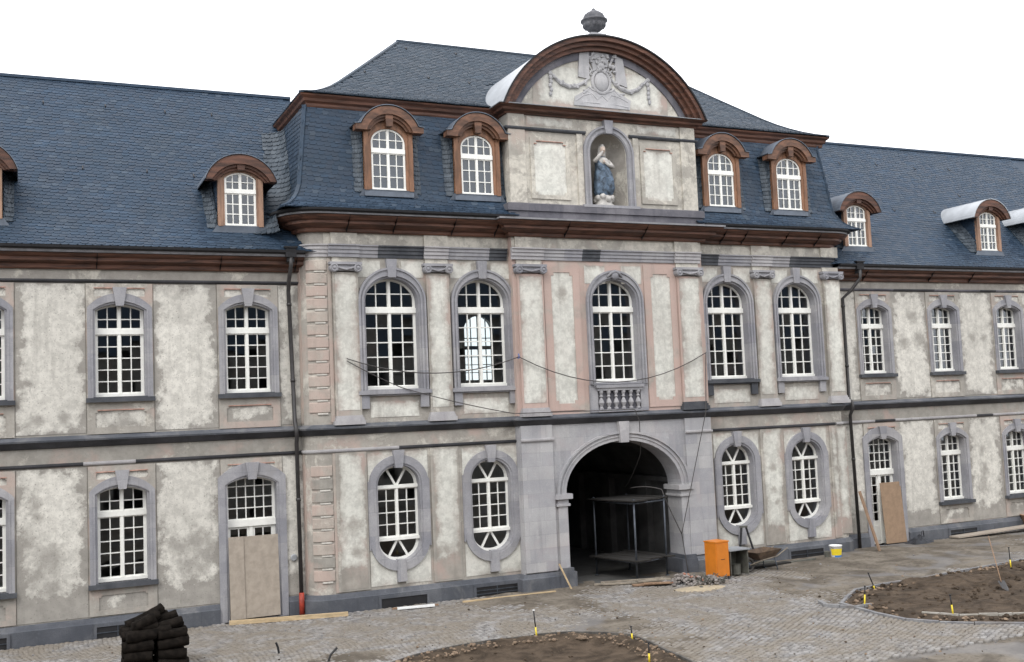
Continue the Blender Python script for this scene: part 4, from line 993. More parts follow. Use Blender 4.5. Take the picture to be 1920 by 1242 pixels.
# --- interior: dark rooms, the hall with its rear windows
mb=MB()
bw_holes=[arch(15.32,.62,6.1,8.0,.6)]
mb.plate([[(6.9,4.6),(24.5,4.6),(24.5,9.8),(6.9,9.8)]]+bw_holes,36.4,36.8)
mb.plate([[(XL0,-.1),(6.9,-.1),(6.9,9.4),(XL0,9.4)]],36.4,36.8); mb.plate([[(24.5,-.1),(XR1,-.1),(XR1,9.4),(24.5,9.4)]],36.4,36.8); mb.plate([[(6.9,-.1),(24.5,-.1),(24.5,4.6),(6.9,4.6)]],36.41,36.8)
mb.box(6.75,6.95,28.3,36.4,0,9.9); mb.box(24.45,24.65,28.3,36.4,0,9.9); mb.box(17.9,18.1,28.3,36.4,4.7,9.8)
mb.box(XL0,XL0+.2,28.7,36.4,0,9.3); mb.box(XR1-.2,XR1,28.7,36.4,0,9.3); mb.box(12.9,13.04,28.3,36.4,0,4.4); mb.box(18.76,18.9,28.3,36.4,0,4.4)
for x in (3.8,28.1,31.2): mb.box(x,x+.15,28.7,36.4,0,9.3)
part('interior_wall',mb,'room',B)
mb=MB(); mb.box(XL0,12.85,28.25,36.4,4.40,4.56); mb.box(18.95,XR1,28.25,36.4,4.40,4.56); mb.box(13.0,18.8,28.2,36.4,4.56,4.62); mb.box(XL0,XR1,28.3,36.4,9.72 if 0 else 9.32,9.36); mb.box(7,24.4,28.25,36.4,9.8,9.9)
mb.box(XL0,12.8,28.3,36.4,-.15,-.02); mb.box(18.95,XR1,28.3,36.4,-.15,-.02)
part('interior_floor',mb,'dark',B)
for hc in (15.32,):
    pan=cells(arch(0,.57,.05,1.9,.55),split(-.55,-.04,2)+split(.04,.55,2),[(1.35,1.62),(1.65,9)]+split(.1,1.22,4)); f,g=frame_and_glass(arch(0,.62,0,1.9,.6),pan,0); r=part('rear_window',f,'white_paint',B,(hc,36.45,6.1)); part('glass',g,'glass',r,(hc,36.45,6.1))

# ================================================================= STATUE, URN
st=thing('madonna_statue','weathered painted stone Madonna in blue cloak standing in the gable niche','statue',(NCX-.08,YC+.22,10.94))
def L(mb,name,mats,par,smooth=True):
    me=mb.mesh(name,mats)
    if smooth: me.polygons.foreach_set('use_smooth',[True]*len(me.polygons))
    o=bpy.data.objects.new(name,me); COL.objects.link(o); o.parent=par; TR[o.name]=Vector((0,0,0)); return o
mb=MB(); mb.lathe((0,0,0),[(.30,0),(.31,.06),(.24,.12),(.27,.2),(.30,.30),(.22,.38)],12,sx=1.05,sy=.8)
for q in range(9): a=2*PI*q/9; mb.blob((.24*math.cos(a),.18*math.sin(a)-.02,.26+RN.uniform(-.06,.08)),(.10,.09,.09),n=8,m=6,jit=.1)
L(mb,'cloud_base','statue_white',st)
def loft(mb,secs,n=28,fold=0.,nf=7,mi=0):
    vs=[]
    for (x,y,z,rx,ry,fo) in secs:
        for k in range(n):
            a=2*PI*k/n; q=1+fo*(math.sin(nf*a+z*2.2)+.5*math.sin((nf+4)*a-z*3))
            vs.append((x+rx*q*math.cos(a),y+ry*q*math.sin(a),z))
    m=len(secs); mb.add(vs,[(i*n+k,i*n+(k+1)%n,(i+1)*n+(k+1)%n,(i+1)*n+k) for i in range(m-1) for k in range(n)]+[tuple(range(n-1,-1,-1)),tuple((m-1)*n+k for k in range(n))],mi)
mb=MB(); loft(mb,[(0,0,.30,.24,.19,.06),(0,-.01,.45,.30,.21,.08),(.02,-.02,.75,.30,.21,.08),(.02,-.02,1.0,.27,.19,.06),(-.02,-.01,1.2,.21,.16,.04),(-.03,0,1.38,.22,.15,.02),(-.02,0,1.50,.15,.11,.01),(-.02,0,1.55,.06,.06,0)])
# neck, head and arms belong to the same body mesh
loft(mb,[(-.02,-.01,1.52,.055,.055,0),(-.01,-.02,1.60,.05,.05,0),(.0,-.03,1.64,.075,.08,0),(.01,-.04,1.72,.092,.105,0),(.01,-.03,1.80,.085,.10,0),(.01,-.02,1.86,.05,.06,0)],18,mi=1)
mb.blob((.012,-.145,1.73),(.014,.02,.022),1,8,6); mb.tube([(-.02,-.135,1.685),(.012,-.142,1.682),(.045,-.135,1.685)],.008,5,1)
mb.tube([(-.22,-.02,1.42),(-.30,-.12,1.36),(-.20,-.17,1.50),(-.06,-.18,1.66)],[.075,.07,.055,.035],10,2); mb.tube([(.20,0,1.40),(.27,-.12,1.22),(.10,-.22,1.24),(-.02,-.24,1.32)],[.08,.075,.055,.035],10,2)
for k in range(5): mb.tube([(-.06+.012*k,-.185,1.67),(-.045+.012*k,-.195,1.715),(-.04+.012*k,-.19,1.745-.008*abs(2-k))],[.011,.010,.007],5,1); mb.tube([(-.02-.004*k,-.245,1.31+.013*k),(-.07-.004*k,-.25,1.325+.013*k),(-.095+.006*abs(2-k),-.245,1.34+.013*k)],[.011,.010,.007],5,1)
L(mb,'body',['statue_blue','statue_skin','statue_white'],st)
mb=MB(); loft(mb,[(.0,.06,1.50,.16,.10,.05),(.01,.04,1.60,.14,.12,.05),(.01,.03,1.72,.125,.12,.03),(.01,.02,1.84,.11,.12,.02),(.01,.01,1.91,.06,.07,0)],20); mb.blob((-.02,-.08,1.36),(.21,.13,.15),n=14,m=9,jit=.03)
L(mb,'veil','statue_white',st)
mb=MB(); loft(mb,[(.10,-.08,.36,.15,.14,.10),(.14,-.12,.55,.17,.15,.12),(.12,-.12,.80,.17,.14,.12),(.06,-.12,1.02,.17,.13,.10),(-.04,-.08,1.22,.20,.13,.06),(-.14,-.04,1.38,.13,.12,.04)],26)
L(mb,'cloak','statue_blue',st)
ur=thing('stone_urn','dark mossy stone urn finial on top of the round gable','urn',(PX,YC+.28,16.06))
mb=MB(); mb.box(-.22,.22,-.22,.22,-.12,.10); mb.box(-.26,.26,-.26,.26,.10,.16); mb.lathe((0,0,.16),[(.18,0),(.14,.05),(.09,.09)],16); L(mb,'pedestal','stone',ur,False)
mb=MB(); mb.lathe((0,0,.24),[(r,z*.84) for r,z in [(.08,0),(.10,.03),(.20,.08),(.30,.19),(.345,.31),(.36,.40),(.41,.42),(.41,.46),(.35,.49),(.32,.50),(.33,.58),(.28,.67),(.20,.75),(.16,.77),(.13,.80),(.06,.85),(.05,.89),(.02,.92)]],24)
for k in range(12): a=2*PI*k/12; mb.blob((.30*math.cos(a),.30*math.sin(a),.47),(.06,.06,.09),n=7,m=5); mb.blob((.24*math.cos(a+.26),.24*math.sin(a+.26),.77),(.06,.06,.07),n=7,m=5)
L(mb,'bowl','urn',ur)

# ================================================================= OPPOSITE WING (unseen, added behind the viewer for pane reflections and enclosed light)
OB=thing('unseen_opposite_wing','unseen plain plastered wing with slate roof added behind the viewer for window reflections','building',(15,-4,0))
mb=MB(); hs=[]
for i in range(24):
    x=-27+i*3.6
    for z in (1.2,5.6): hs.append([(x-.6,z),(x+.6,z),(x+.6,z+2.2),(x-.6,z+2.2)])
mb.plate([[(-30,-.1),(60,-.1),(60,9.6),(-30,9.6)]]+hs,-4.5,-4.0); part('wall',mb,'grey',OB)
mb=MB(); mb.add([(-30,-3.5,9.5),(60,-3.5,9.5),(60,-9,15.2),(-30,-9,15.2),(60,-14.5,9.5),(-30,-14.5,9.5)],[(0,1,2,3),(3,2,4,5),(0,3,5),(1,4,2),(0,5,4,1)]); part('roof',mb,'slate',OB)
mb=MB(); mb.box(-30,60,-9.2,-9,0,9.4); part('inner_wall',mb,'room',OB)

# ================================================================= GROUND
def smooth_noise(seed,cell,X,Y):
    r=np.random.RandomState(seed); G=r.rand(256,256)
    x=X/cell+100; y=Y/cell+100; xi=np.floor(x).astype(int); yi=np.floor(y).astype(int); fx=x-xi; fy=y-yi; fx=fx*fx*(3-2*fx); fy=fy*fy*(3-2*fy)
    g=lambda a,b:G[a%256,b%256]
    return (g(xi,yi)*(1-fx)+g(xi+1,yi)*fx)*(1-fy)+(g(xi,yi+1)*(1-fx)+g(xi+1,yi+1)*fx)*fy
def fbm(seed,cell,X,Y,o=4): return sum(smooth_noise(seed+i,cell/2**i,X,Y)*.5**i for i in range(o))/sum(.5**i for i in range(o))
def inpoly(X,Y,poly):
    r=np.zeros(np.shape(X),bool)
    for i in range(len(poly)):
        (x0,y0),(x1,y1)=poly[i-1],poly[i]; c=((y0>Y)!=(y1>Y))&(X<(x1-x0)*(Y-y0)/(y1-y0+1e-12)+x0); r^=c
    return r
BEDA=[(6.7,21.3),(7.4,21.75),(8.4,22.05),(9.4,22.12),(10.3,22.03),(11.05,21.85),(11.7,21.3),(12.05,20.8),(12.02,19.9),(11.85,18.9),(11.7,17.5),(11.2,14.5),(6.6,14.5)]
BEDB=[(18.05,20.95),(18.7,21.5),(19.7,22.25),(20.9,22.45),(22.1,22.56),(24.0,22.83),(26.8,23.1),(30,23.4),(33,23.5),(33,14.0),(21.5,15.2),(19.5,16.85),(18.7,17.5),(18.2,18.0),(17.85,18.6),(17.85,19.6),(17.95,20.3)]
def dirtiness(X,Y):
    d=fbm(3,3.2,X,Y,5)
    d=d+.20*np.exp(-((X-19.5)/4.5)**2-((Y-24.6)/2.0)**2)+.22*np.clip((X-20)/5,0,1)*np.clip((Y-22.6)/1.0,0,1)+.10*np.exp(-((Y-26.9)/.8)**2)
    d=d-.20*np.exp(-((X-1.5)/4.5)**2)-.17*np.exp(-((X-15.2)/3.0)**2-((Y-19)/3.5)**2)+.03
    return d
g=MB(); g.add([(-400,-300,-.10),(500,-300,-.10),(500,600,-.10),(-400,600,-.10)],[(0,1,2,3)])
tag(part('ground',g,'dirt'),kind='structure')
# cobbles
mb_v=[];mb_f=[]
rs=np.random.RandomState(5); cell=.118
ca,sa=math.cos(rad(32)),math.sin(rad(32))
us=np.arange(-45,60,cell)
A,Bm=np.meshgrid(us,us,indexing='ij')
A=A+ (np.round(Bm/cell)%2)*cell*.5
X=A*ca-Bm*sa+15; Y=A*sa+Bm*ca+12
X=X+.22*np.sin(Y*1.1)+rs.uniform(-.012,.012,X.shape); Y=Y+rs.uniform(-.012,.012,X.shape)
yw=np.where((X>6.6)&(X<24.8),np.where((X>12.6)&(X<19.1),YC-.16,YR-.16),YW-.14)
D_=dirtiness(X,Y)
ok=(X>-4.5)&(X<35)&(Y>15.0-0*X)&(Y<yw)&(~inpoly(X,Y,BEDA))&(~inpoly(X,Y,BEDB))&(D_<.80)&(Y>(16.2+np.clip(X-20,0,99)*.0)-np.clip(14-X,0,9)*.0)
ok&=(X/Y<1.30)&(X/Y>-.22)
X=X[ok];Y=Y[ok]; n=len(X); hs=cell*.455
sx=hs*rs.uniform(.86,1.05,n); sy=hs*rs.uniform(.86,1.05,n); zt=rs.uniform(-.008,.008,n)+.012*(fbm(9,1.2,X,Y,2)-.5); tx=rs.normal(0,.045,n); ty=rs.normal(0,.045,n); ro=rad(32)+rs.normal(0,.09,n)+.24*np.cos(Y*1.1)
V=np.zeros((n,12,3)); q=0
for lev,(k,dz) in enumerate(((1.0,-.06),(.97,-.014),(.66,.0))):
    for a,b in ((-1,-1),(1,-1),(1,1),(-1,1)):
        lx=a*sx*k; ly=b*sy*k; V[:,q,0]=X+lx*np.cos(ro)-ly*np.sin(ro); V[:,q,1]=Y+lx*np.sin(ro)+ly*np.cos(ro); V[:,q,2]=zt+dz+(lx*tx+ly*ty if lev else 0); q+=1
F=[]
base=(np.arange(n)*12)[:,None]
pat=[(8,9,10,11)]+[(0+i,0+(i+1)%4,4+(i+1)%4,4+i) for i in range(4)]+[(4+i,4+(i+1)%4,8+(i+1)%4,8+i) for i in range(4)]
F=np.concatenate([base+np.array(p_) for p_ in pat])
me=bpy.data.meshes.new('cobblestones'); me.vertices.add(n*12); me.vertices.foreach_set('co',V.ravel()); me.loops.add(len(F)*4); me.loops.foreach_set('vertex_index',F.ravel().astype(np.int32)); me.polygons.add(len(F)); me.polygons.foreach_set('loop_start',np.arange(0,len(F)*4,4,dtype=np.int32)); me.update(); me.validate(); me.materials.append(M['cobble'])
tag(obj('cobbled_yard',me),kind='structure')
def heightgrid(name,x0,x1,y0,y1,st,fn,mask,mat):
    xs=np.arange(x0,x1,st); ys=np.arange(y0,y1,st); X,Y=np.meshgrid(xs,ys,indexing='ij'); Z=fn(X,Y); k=mask(X,Y)
    nx,ny=X.shape; V=np.stack([X,Y,Z],-1).reshape(-1,3)
    idx=np.arange(nx*ny).reshape(nx,ny); F=np.stack([idx[:-1,:-1],idx[1:,:-1],idx[1:,1:],idx[:-1,1:]],-1).reshape(-1,4); kk=(k[:-1,:-1]&k[1:,1:]).reshape(-1); F=F[kk]
    me=bpy.data.meshes.new(name); me.vertices.add(len(V)); me.vertices.foreach_set('co',V.ravel()); me.loops.add(len(F)*4); me.loops.foreach_set('vertex_index',F.ravel().astype(np.int32)); me.polygons.add(len(F)); me.polygons.foreach_set('loop_start',np.arange(0,len(F)*4,4,dtype=np.int32)); me.update(); me.validate(); me.materials.append(M[mat]); me.polygons.foreach_set('use_smooth',[True]*len(me.polygons))
    return obj(name,me)
tag(heightgrid('yard_dirt',-6,36,12,28.1,.09,lambda X,Y:-.026+np.clip(dirtiness(X,Y)-.55,-.13,.30)*.17+(fbm(21,.45,X,Y,4)-.5)*.045,lambda X,Y:~(inpoly(X,Y,BEDA)|inpoly(X,Y,BEDB)),'dirt'),kind='structure')
def dist_edge(X,Y,poly):
    d=np.full(X.shape,9.)
    for i in range(len(poly)):
        a=np.array(poly[i-1]);b=np.array(poly[i]); ab=b-a; t=np.clip(((X-a[0])*ab[0]+(Y-a[1])*ab[1])/(ab@ab),0,1); d=np.minimum(d,np.hypot(X-a[0]-t*ab[0],Y-a[1]-t*ab[1]))
    return d
tag(heightgrid('soil_bed',4,12.3,14.3,22.4,.05,lambda X,Y:-.03+.10*np.exp(-((dist_edge(X,Y,BEDA)-.35)/.28)**2)*fbm(51,.3,X,Y,3)*1.5-.05*np.clip(dist_edge(X,Y,BEDA)-.5,0,1)+(fbm(31,.45,X,Y,4)-.5)*.05,lambda X,Y:inpoly(X,Y,BEDA),'soil'),kind='structure')
tag(heightgrid('soil_bed',17.5,33.5,13.8,23.7,.06,lambda X,Y:-.03+.10*np.clip(dist_edge(X,Y,BEDB),0,.6)+(fbm(33,.7,X,Y,5)-.5)*.36*np.clip((X-17.8)/5,.25,1),lambda X,Y:inpoly(X,Y,BEDB),'soil'),kind='structure')
# earth clods around the beds (nobody could count them)
cl=MB()
def scatter(poly,nn,dmin,dmax,smin,smax,mi):
    P=np.array(poly); xs_=P[:,0];ys_=P[:,1]; c=0;t=0
    while c<nn and t<nn*60:
        t+=1; x=RN.uniform(xs_.min(),xs_.max()); y=RN.uniform(max(15,ys_.min()),ys_.max()); a=np.array([[x]]);b=np.array([[y]])
        if not inpoly(a,b,poly)[0,0] or x/y>1.28: continue
        d=dist_edge(a,b,poly)[0,0]
        if d<dmin or d>dmax: continue
        s=RN.uniform(smin,smax)*(.7+.6*RN.random()**3); cl.blob((x,y,.02+s*.2),(s,s*RN.uniform(.6,1),s*.6),mi,6,4,.25,RN.random()*3); c+=1
scatter(BEDA,950,.04,.7,.015,.055,1); scatter(BEDA,60,.5,5,.02,.04,0); scatter(BEDB,500,.1,4,.02,.09,0); scatter(BEDB,130,.1,.6,.02,.08,1)
tag(part('earth_clods',cl,['soil','soilrim']),'loose brown earth clods lying over the two unfinished flower beds','earth',kind='stuff')
gv=MB()
for i in range(1500):
    y=RN.uniform(15.5,27.2); x=y*RN.uniform(-.18,1.25)
    if inpoly(np.array([[x]]),np.array([[y]]),BEDA)[0,0] or inpoly(np.array([[x]]),np.array([[y]]),BEDB)[0,0]: continue
    if RN.random()>.35+float(dirtiness(np.array([[x]]),np.array([[y]]))[0,0]): continue
    s_=RN.uniform(.010,.024)*(1+1.2*RN.random()**6); gv.blob((x,y,.012+s_*.25),(s_,s_*RN.uniform(.5,1),s_*.55),RN.choice([0,0,1,1,2]),5,3,.3,RN.random()*3)
tag(part('gravel',gv,['kerb','soilrim','soil']),'loose stones and crumbs of earth scattered over the cobbled yard','gravel',kind='stuff')
# kerbs
def kerb(name,pts,w,h,L_,mat,gap=.015,z=0):
    mb=MB()
    for (a,b) in zip(pts,pts[1:]):
        a=Vector((*a,z));b=Vector((*b,z)); d=(b-a).length; k=max(1,round(d/L_))
        for i in range(k):
            p=a.lerp(b,i/k);q=a.lerp(b,(i+1)/k); g_=(q-p).normalized()*gap/2; j=Vector((0,0,RN.uniform(-.012,.012)))
            mb.obox(p+g_+j,q-g_+j,w,h)
    return tag(part(name,mb,mat),kind='structure')
kerb('kerb',BEDA[:11],.05,.07,.9,'kerbdark'); kerb('kerb',BEDB[:7],.08,.08,.8,'kerb',z=-.015)
kerb('kerb',BEDB[10:]+BEDB[:1],.09,.10,.75,'kerb',z=-.012)
kerb('kerb',[(24.0,18.9),(22.0,17.6),(20.6,17.4),(19.7,17.75),(19.0,18.2),(18.6,18.9)],.06,.06,.35,'kerbpale',z=.035)
kerb('kerb',[(22.6,16.2),(21.0,16.2),(19.8,17.0)],.05,.06,.4,'kerbpale',z=.06)
kerb('kerb',[(17.75,21.35),(17.55,20.9),(17.95,20.35),(18.4,20.3)],.10,.12,.3,'kerb')

# ================================================================= THINGS IN THE YARD
def rotz(o,a): o.rotation_euler=(0,0,rad(a)); return o
# boards in front of the left door
def slab(name,label,cat,c,wd,h,th,mat,rx=0,rz=0,ry=0,group=None,wob=0):
    mb=MB(); mb.box(-wd/2,wd/2,-th/2,th/2,0,h); o=part(name,mb,mat,None,c); o.rotation_euler=(rad(rx),rad(ry),rad(rz)); bv=o.modifiers.new('b','BEVEL'); bv.width=.003
    return tag(o,label,cat,group)
slab('chipboard_sheet','narrow pale chipboard sheet leaning left of the wide one, before the left door','board',(4.93,YW-.16,.06),.38,2.05,.02,'board',rx=-3)
slab('chipboard_sheet','wide pale chipboard sheet with grey smudges leaning over the left door','board',(5.55,YW-.13,.06),.90,2.04,.02,'board',rx=-3)
slab('chipboard_sheet','plain brown chipboard sheet leaning over the right hand door','board',(26.69,YW-.16,.06),.90,2.02,.02,'board2',rx=-4)
def beam(name,label,cat,a,b,w_,h,mat,group=None):
    a=Vector(a);b=Vector(b); mb=MB(); mb.obox((0,0,0),b-a,w_,h); o=part(name,mb,mat,None,a); return tag(o,label,cat,group)
beam('timber_beam','long pale timber beam lying on cobbles before the left boarded door','beam',(4.66,27.75,.05),(7.5,27.08,.05),.10,.10,'plank')
beam('plank','brown plank leaning on the wall corner beside the right downpipe','plank',(25.12,27.15,.02),(24.87,27.62,1.92),.17,.04,'plank2')
beam('stick','thin pale stick leaning on the left jamb of the gateway','stick',(13.82,26.95,.02),(13.62,27.25,.70),.035,.035,'plank')
beam('plank','narrow white plank lying by the plinth under the leftmost oval window','plank',(8.80,27.05,.04),(9.75,26.85,.05),.10,.05,'white_plastic')
beam('plank','thin bare plank lying behind the white one under the oval windows','plank',(8.7,27.16,.03),(9.9,26.98,.03),.06,.04,'plank2')
beam('plank','narrow tan plank lying along the plinth left of the gateway','plank',(10.6,27.0,.02),(13.3,26.9,.02),.07,.04,'plank')
o=thing('plank_sheet','long pale board resting on the ground by the right wing plinth','board',(30.6,27.75,.05)); mb=MB(); mb.obox((-1.6,0,.02),(2.6,-.15,.16),.42,.05); mb.obox((-1.5,.0,-.03),(-.2,-.05,-.02),.3,.05,1); L(mb,'board_top',['board','black'],o,False)
# pile of planks / pallet in the gateway
pz=thing('timber_pile','flat pile of old planks lying across the gateway threshold','planks',(15.6,26.6,0))
mb=MB()
for a,b,w_,z in (((-.95,.55,.03),(.75,-.25,.05),.16,0),((-.7,.62,.06),(.95,-.05,.09),.14,0),((-.2,-.30,.04),(.85,-.62,.05),.22,1),((.05,-.45,.08),(.75,-.75,.08),.16,1),((.1,-.05,.08),(1.0,-.35,.11),.15,0)): mb.obox(a,b,w_,.035,z)
L(mb,'loose_planks',['oldwood','plank2'],pz,False)
# scaffold
sc=thing('scaffold','steel tube trestle scaffold with plank decks standing inside the gateway','scaffold',(16.4,28.0,0))
P1=[(-.75,.80),(-.46,-1.05),(.82,-.62),(.60,1.15)]
for (x,y) in P1:
    mb=MB(); mb.tube([(x,y,0),(x,y,2.33)],.03,8); mb.tube([(x,y,0),(x,y,.03)],.07,8); L(mb,'pole','steel',sc)
mb=MB(); 
for z in (.52,2.2):
    for i in range(4): a=P1[i];b=P1[(i+1)%4]; mb.tube([(a[0],a[1],z),(b[0],b[1],z)],.022,6)
L(mb,'rail','steel',sc)
for z in (.56,2.26):
    mb=MB()
    for t in (0,.25,.5,.75,1.0):
        a=Vector((*P1[0],z)).lerp(Vector((*P1[3],z)),t); b=Vector((*P1[1],z)).lerp(Vector((*P1[2],z)),t); e=(b-a).normalized()*RN.uniform(.0,.25); mb.obox(a-e,b+e+Vector((0,0,RN.uniform(0,.03))),.30,.04)
    L(mb,'plank_deck','deck',sc,False)
# orange cabinet
cb=rotz(thing('site_power_cabinet','orange steel site power cabinet standing on short legs right of the gateway','cabinet',(18.0,25.95,0)),6)
mb=MB(); mb.box(-.24,.24,-.24,.24,.08,1.04); o=L(mb,'body','orange',cb,False); bv=o.modifiers.new('b','BEVEL'); bv.width=.008; bv.segments=2
mb=MB(); mb.box(-.255,.255,-.255,.255,1.04,1.075); L(mb,'lid','orange',cb,False)
mb=MB(); mb.box(-.215,.215,-.252,-.24,.12,1.0); mb.box(-.07,.07,-.258,-.252,.56,.575,1); L(mb,'door',['orange','black'],cb,False)
mb=MB()
for x in (-.22,.22):
    for y in (-.22,.22): mb.box(x-.02,x+.02,y-.02,y+.02,0,.08)
L(mb,'foot','steel',cb,False)
# waste bins (two grey tubs) beside it
bn=rotz(thing('trestle_table','dark trestle table with a thin pale top beside the orange cabinet','table',(18.72,26.15,0)),4)
mb=MB(); mb.box(-.40,.36,-.30,.30,.74,.775); L(mb,'table_top','zinc',bn,False)
for x in (-.33,.30):
    mb=MB(); mb.box(x-.012,x+.012,-.27,.27,.04,.74); L(mb,'leg_panel','greensheet',bn,False)
mb=MB(); mb.box(-.32,.29,.24,.26,.1,.74); L(mb,'back_panel','greensheet',bn,False)
mb=MB(); mb.lathe((.05,-.02,0),[(.10,.02),(.13,.04),(.14,.3),(.15,.32)],14); tag(part('paint_pail',mb,'greensheet',None,(18.72,26.15,0)),'small dark pail standing under the trestle table','pail')
# wheelbarrow
wb=rotz(thing('wheelbarrow','old rusty wheelbarrow with brown tray standing by the wall under an oval window','wheelbarrow',(19.75,26.35,0)),10)
mb=MB()
t0=[(-.35,-.30,.58),(.62,-.36,.62),(.62,.36,.62),(-.35,.30,.58)]; b0=[(-.12,-.18,.34),(.40,-.22,.36),(.40,.22,.36),(-.12,.18,.34)]
mb.add(t0+b0+[(x*.97,y*.94,z) for x,y,z in t0]+[(x,y*.9,z+.02) for x,y,z in b0],[(0,1,5,4),(1,2,6,5),(2,3,7,6),(3,0,4,7),(4,5,6,7),(8,12,13,9),(9,13,14,10),(10,14,15,11),(11,15,12,8),(12,15,14,13),(0,8,9,1),(1,9,10,2),(2,10,11,3),(3,11,8,0)])
L(mb,'tray','rust',wb,False)
mb=MB()
for s in (-1,1): mb.tube([(-.42,s*.05,.22),(-.1,s*.20,.33),(.5,s*.25,.40),(.95,s*.28,.60)],.02,7)
mb.tube([(-.42,-.06,.22),(-.42,.06,.22)],.018,6)
L(mb,'handle','oldwood',wb)
for s in (-1,1): mb=MB(); mb.tube([(.42,s*.24,.38),(.50,s*.26,.0),(.58,s*.26,.0)],.018,6); L(mb,'leg','steel',wb)
mb=MB(); mb.tube([(-.42+.17*math.cos(a),0,.22+.17*math.sin(a)) for a in [2*PI*i/20 for i in range(21)]],.045,8,0,False); mb.tube([(-.42,-.05,.22),(-.42,.05,.22)],.09,12,1); L(mb,'wheel',['rubber','steel'],wb)
# A-frame ladder/trestle against wall
tr=thing('step_trestle','dark narrow A shaped trestle standing behind the wheelbarrow against the wall','trestle',(19.95,27.25,0))
for x0,x1 in ((-.30,-.06),(.42,.10)): mb=MB(); mb.obox((x0,-.05,0),(x1,.05,1.20),.05,.05); L(mb,'leg','black',tr,False)
mb=MB(); mb.obox((-.10,.05,1.20),(.13,.05,1.20),.10,.05); mb.obox((-.22,0,.42),(.34,0,.42),.04,.04); L(mb,'crossbar','greensheet',tr,False)
# red/white ring: coiled barrier tape hanging behind
mb=MB()
for i in range(12):
    a0,a1=2*PI*i/12,2*PI*(i+1)/12; mb.tube([(.15*math.cos(a),0,.15*math.sin(a)) for a in (a0,(a0+a1)/2,a1)],.03,7,i%2)
o=part('barrier_tape_coil',mb,['red','white_plastic'],None,(19.18,26.55,.34)); o.rotation_euler=(rad(12),0,rad(20)); tag(o,'small red and white striped coil between the table and the wheelbarrow','coil')
dk=MB()  # dark boards added to stand in for the shadow behind the wheelbarrow
for a_,b_,w2_,mi_ in (((19.0,26.75,.06),(21.3,26.95,.05),.25,0),((19.3,26.95,.14),(20.9,27.15,.10),.2,1),((19.1,27.05,.22),(20.3,27.1,.2),.18,0),((20.6,26.9,.04),(22.4,27.05,.03),.12,1)): dk.obox(a_,b_,w2_,.05,mi_)
tag(part('shade_boards',dk,['deck','greensheet']),'dark boards added as painted shade on the ground behind the wheelbarrow','boards')
# bucket
bu=thing('paint_bucket','white paint bucket with a yellow and blue printed label by the right plinth','bucket',(23.2,27.0,0))
mb=MB(); mb.lathe((0,0,0),[(.15,.0),(.155,.02),(.195,.36),(.205,.365),(.205,.39),(.18,.39),(.16,.06)],26); L(mb,'tub','white_plastic',bu)
def wrap(mb,r0,r1,z0,z1,a0,a1,mi,n=14):
    vs=[]
    for i in range(n+1):
        a=a0+(a1-a0)*i/n; vs+=[(r0*math.cos(a),r0*math.sin(a),z0),(r1*math.cos(a),r1*math.sin(a),z1)]
    mb.add(vs,[(2*i,2*i+2,2*i+3,2*i+1) for i in range(n)],mi)
mb=MB(); rr=lambda z:.153+.042*z/.36+.003
wrap(mb,rr(.09),rr(.29),.09,.29,PI,2*PI,0); wrap(mb,rr(.03),rr(.088),.03,.088,PI*1.2,1.9*PI,1); L(mb,'printed_label',['yellow','blueprint'],bu)
mb=MB(); mb.tube([(.2*math.cos(a),-.03-.10*math.sin(a),.36-.10*math.sin(a)) for a in [PI*i/12 for i in range(13)]],.006,5); L(mb,'handle','steel',bu)
mb=MB(); mb.lathe((0,0,0),[(.07,0),(.08,.02),(.09,.2),(.07,.22)],12); tag(part('dark_tin',mb,['greensheet'],None,(22.93,27.1,0)),'small dark tin standing left of the paint bucket','tin')
# rubble heap + twisted scrap
rb=MB()
for i in range(110):
    a=RN.uniform(0,2*PI); r=abs(RN.gauss(0,.26)); x=16.85+r*math.cos(a)*1.7; y=26.0+r*math.sin(a)*.9; s=RN.uniform(.03,.085); rb.blob((x,y,max(.03,.26-r*.42)*RN.uniform(.4,1)),(s,s*.8,s*.6),0 if RN.random()<.92 else 1,6,4,.3,RN.random()*3)
tag(part('rubble_heap',rb,['rubble','bricked']),'low heap of pale broken rubble by the right gateway jamb','rubble',kind='stuff')
rb=MB()
for i in range(120):
    a=RN.uniform(0,2*PI); r=abs(RN.gauss(0,.24)); x=17.35+r*math.cos(a)*1.3; y=25.35+r*math.sin(a); s=RN.uniform(.03,.08); rb.blob((x,y,max(.03,.24-r*.45)*RN.uniform(.4,1)),(s,s*.8,s*.6),RN.choice([0]*9+[1,2,2]),6,4,.3,RN.random()*3)
for i in range(16): x,y=17.35+RN.uniform(-.35,.35),25.3+RN.uniform(-.3,.3); rb.tube([(x,y,.05),(x+RN.uniform(-.2,.2),y+RN.uniform(-.2,.2),.25),(x+RN.uniform(-.4,.4),y+RN.uniform(-.3,.3),.04)],.012,5,2)
tag(part('scrap_heap',rb,['rubble','bricked','greensheet']),'small heap of scrap, wire and brick bits before the orange cabinet','rubble',kind='stuff')
sd_=MB(); sd_.blob((16.7,24.95,-.02),(.85,.42,.05),0,20,8,.05); tag(part('sand_patch',sd_,'sand'),kind='structure')
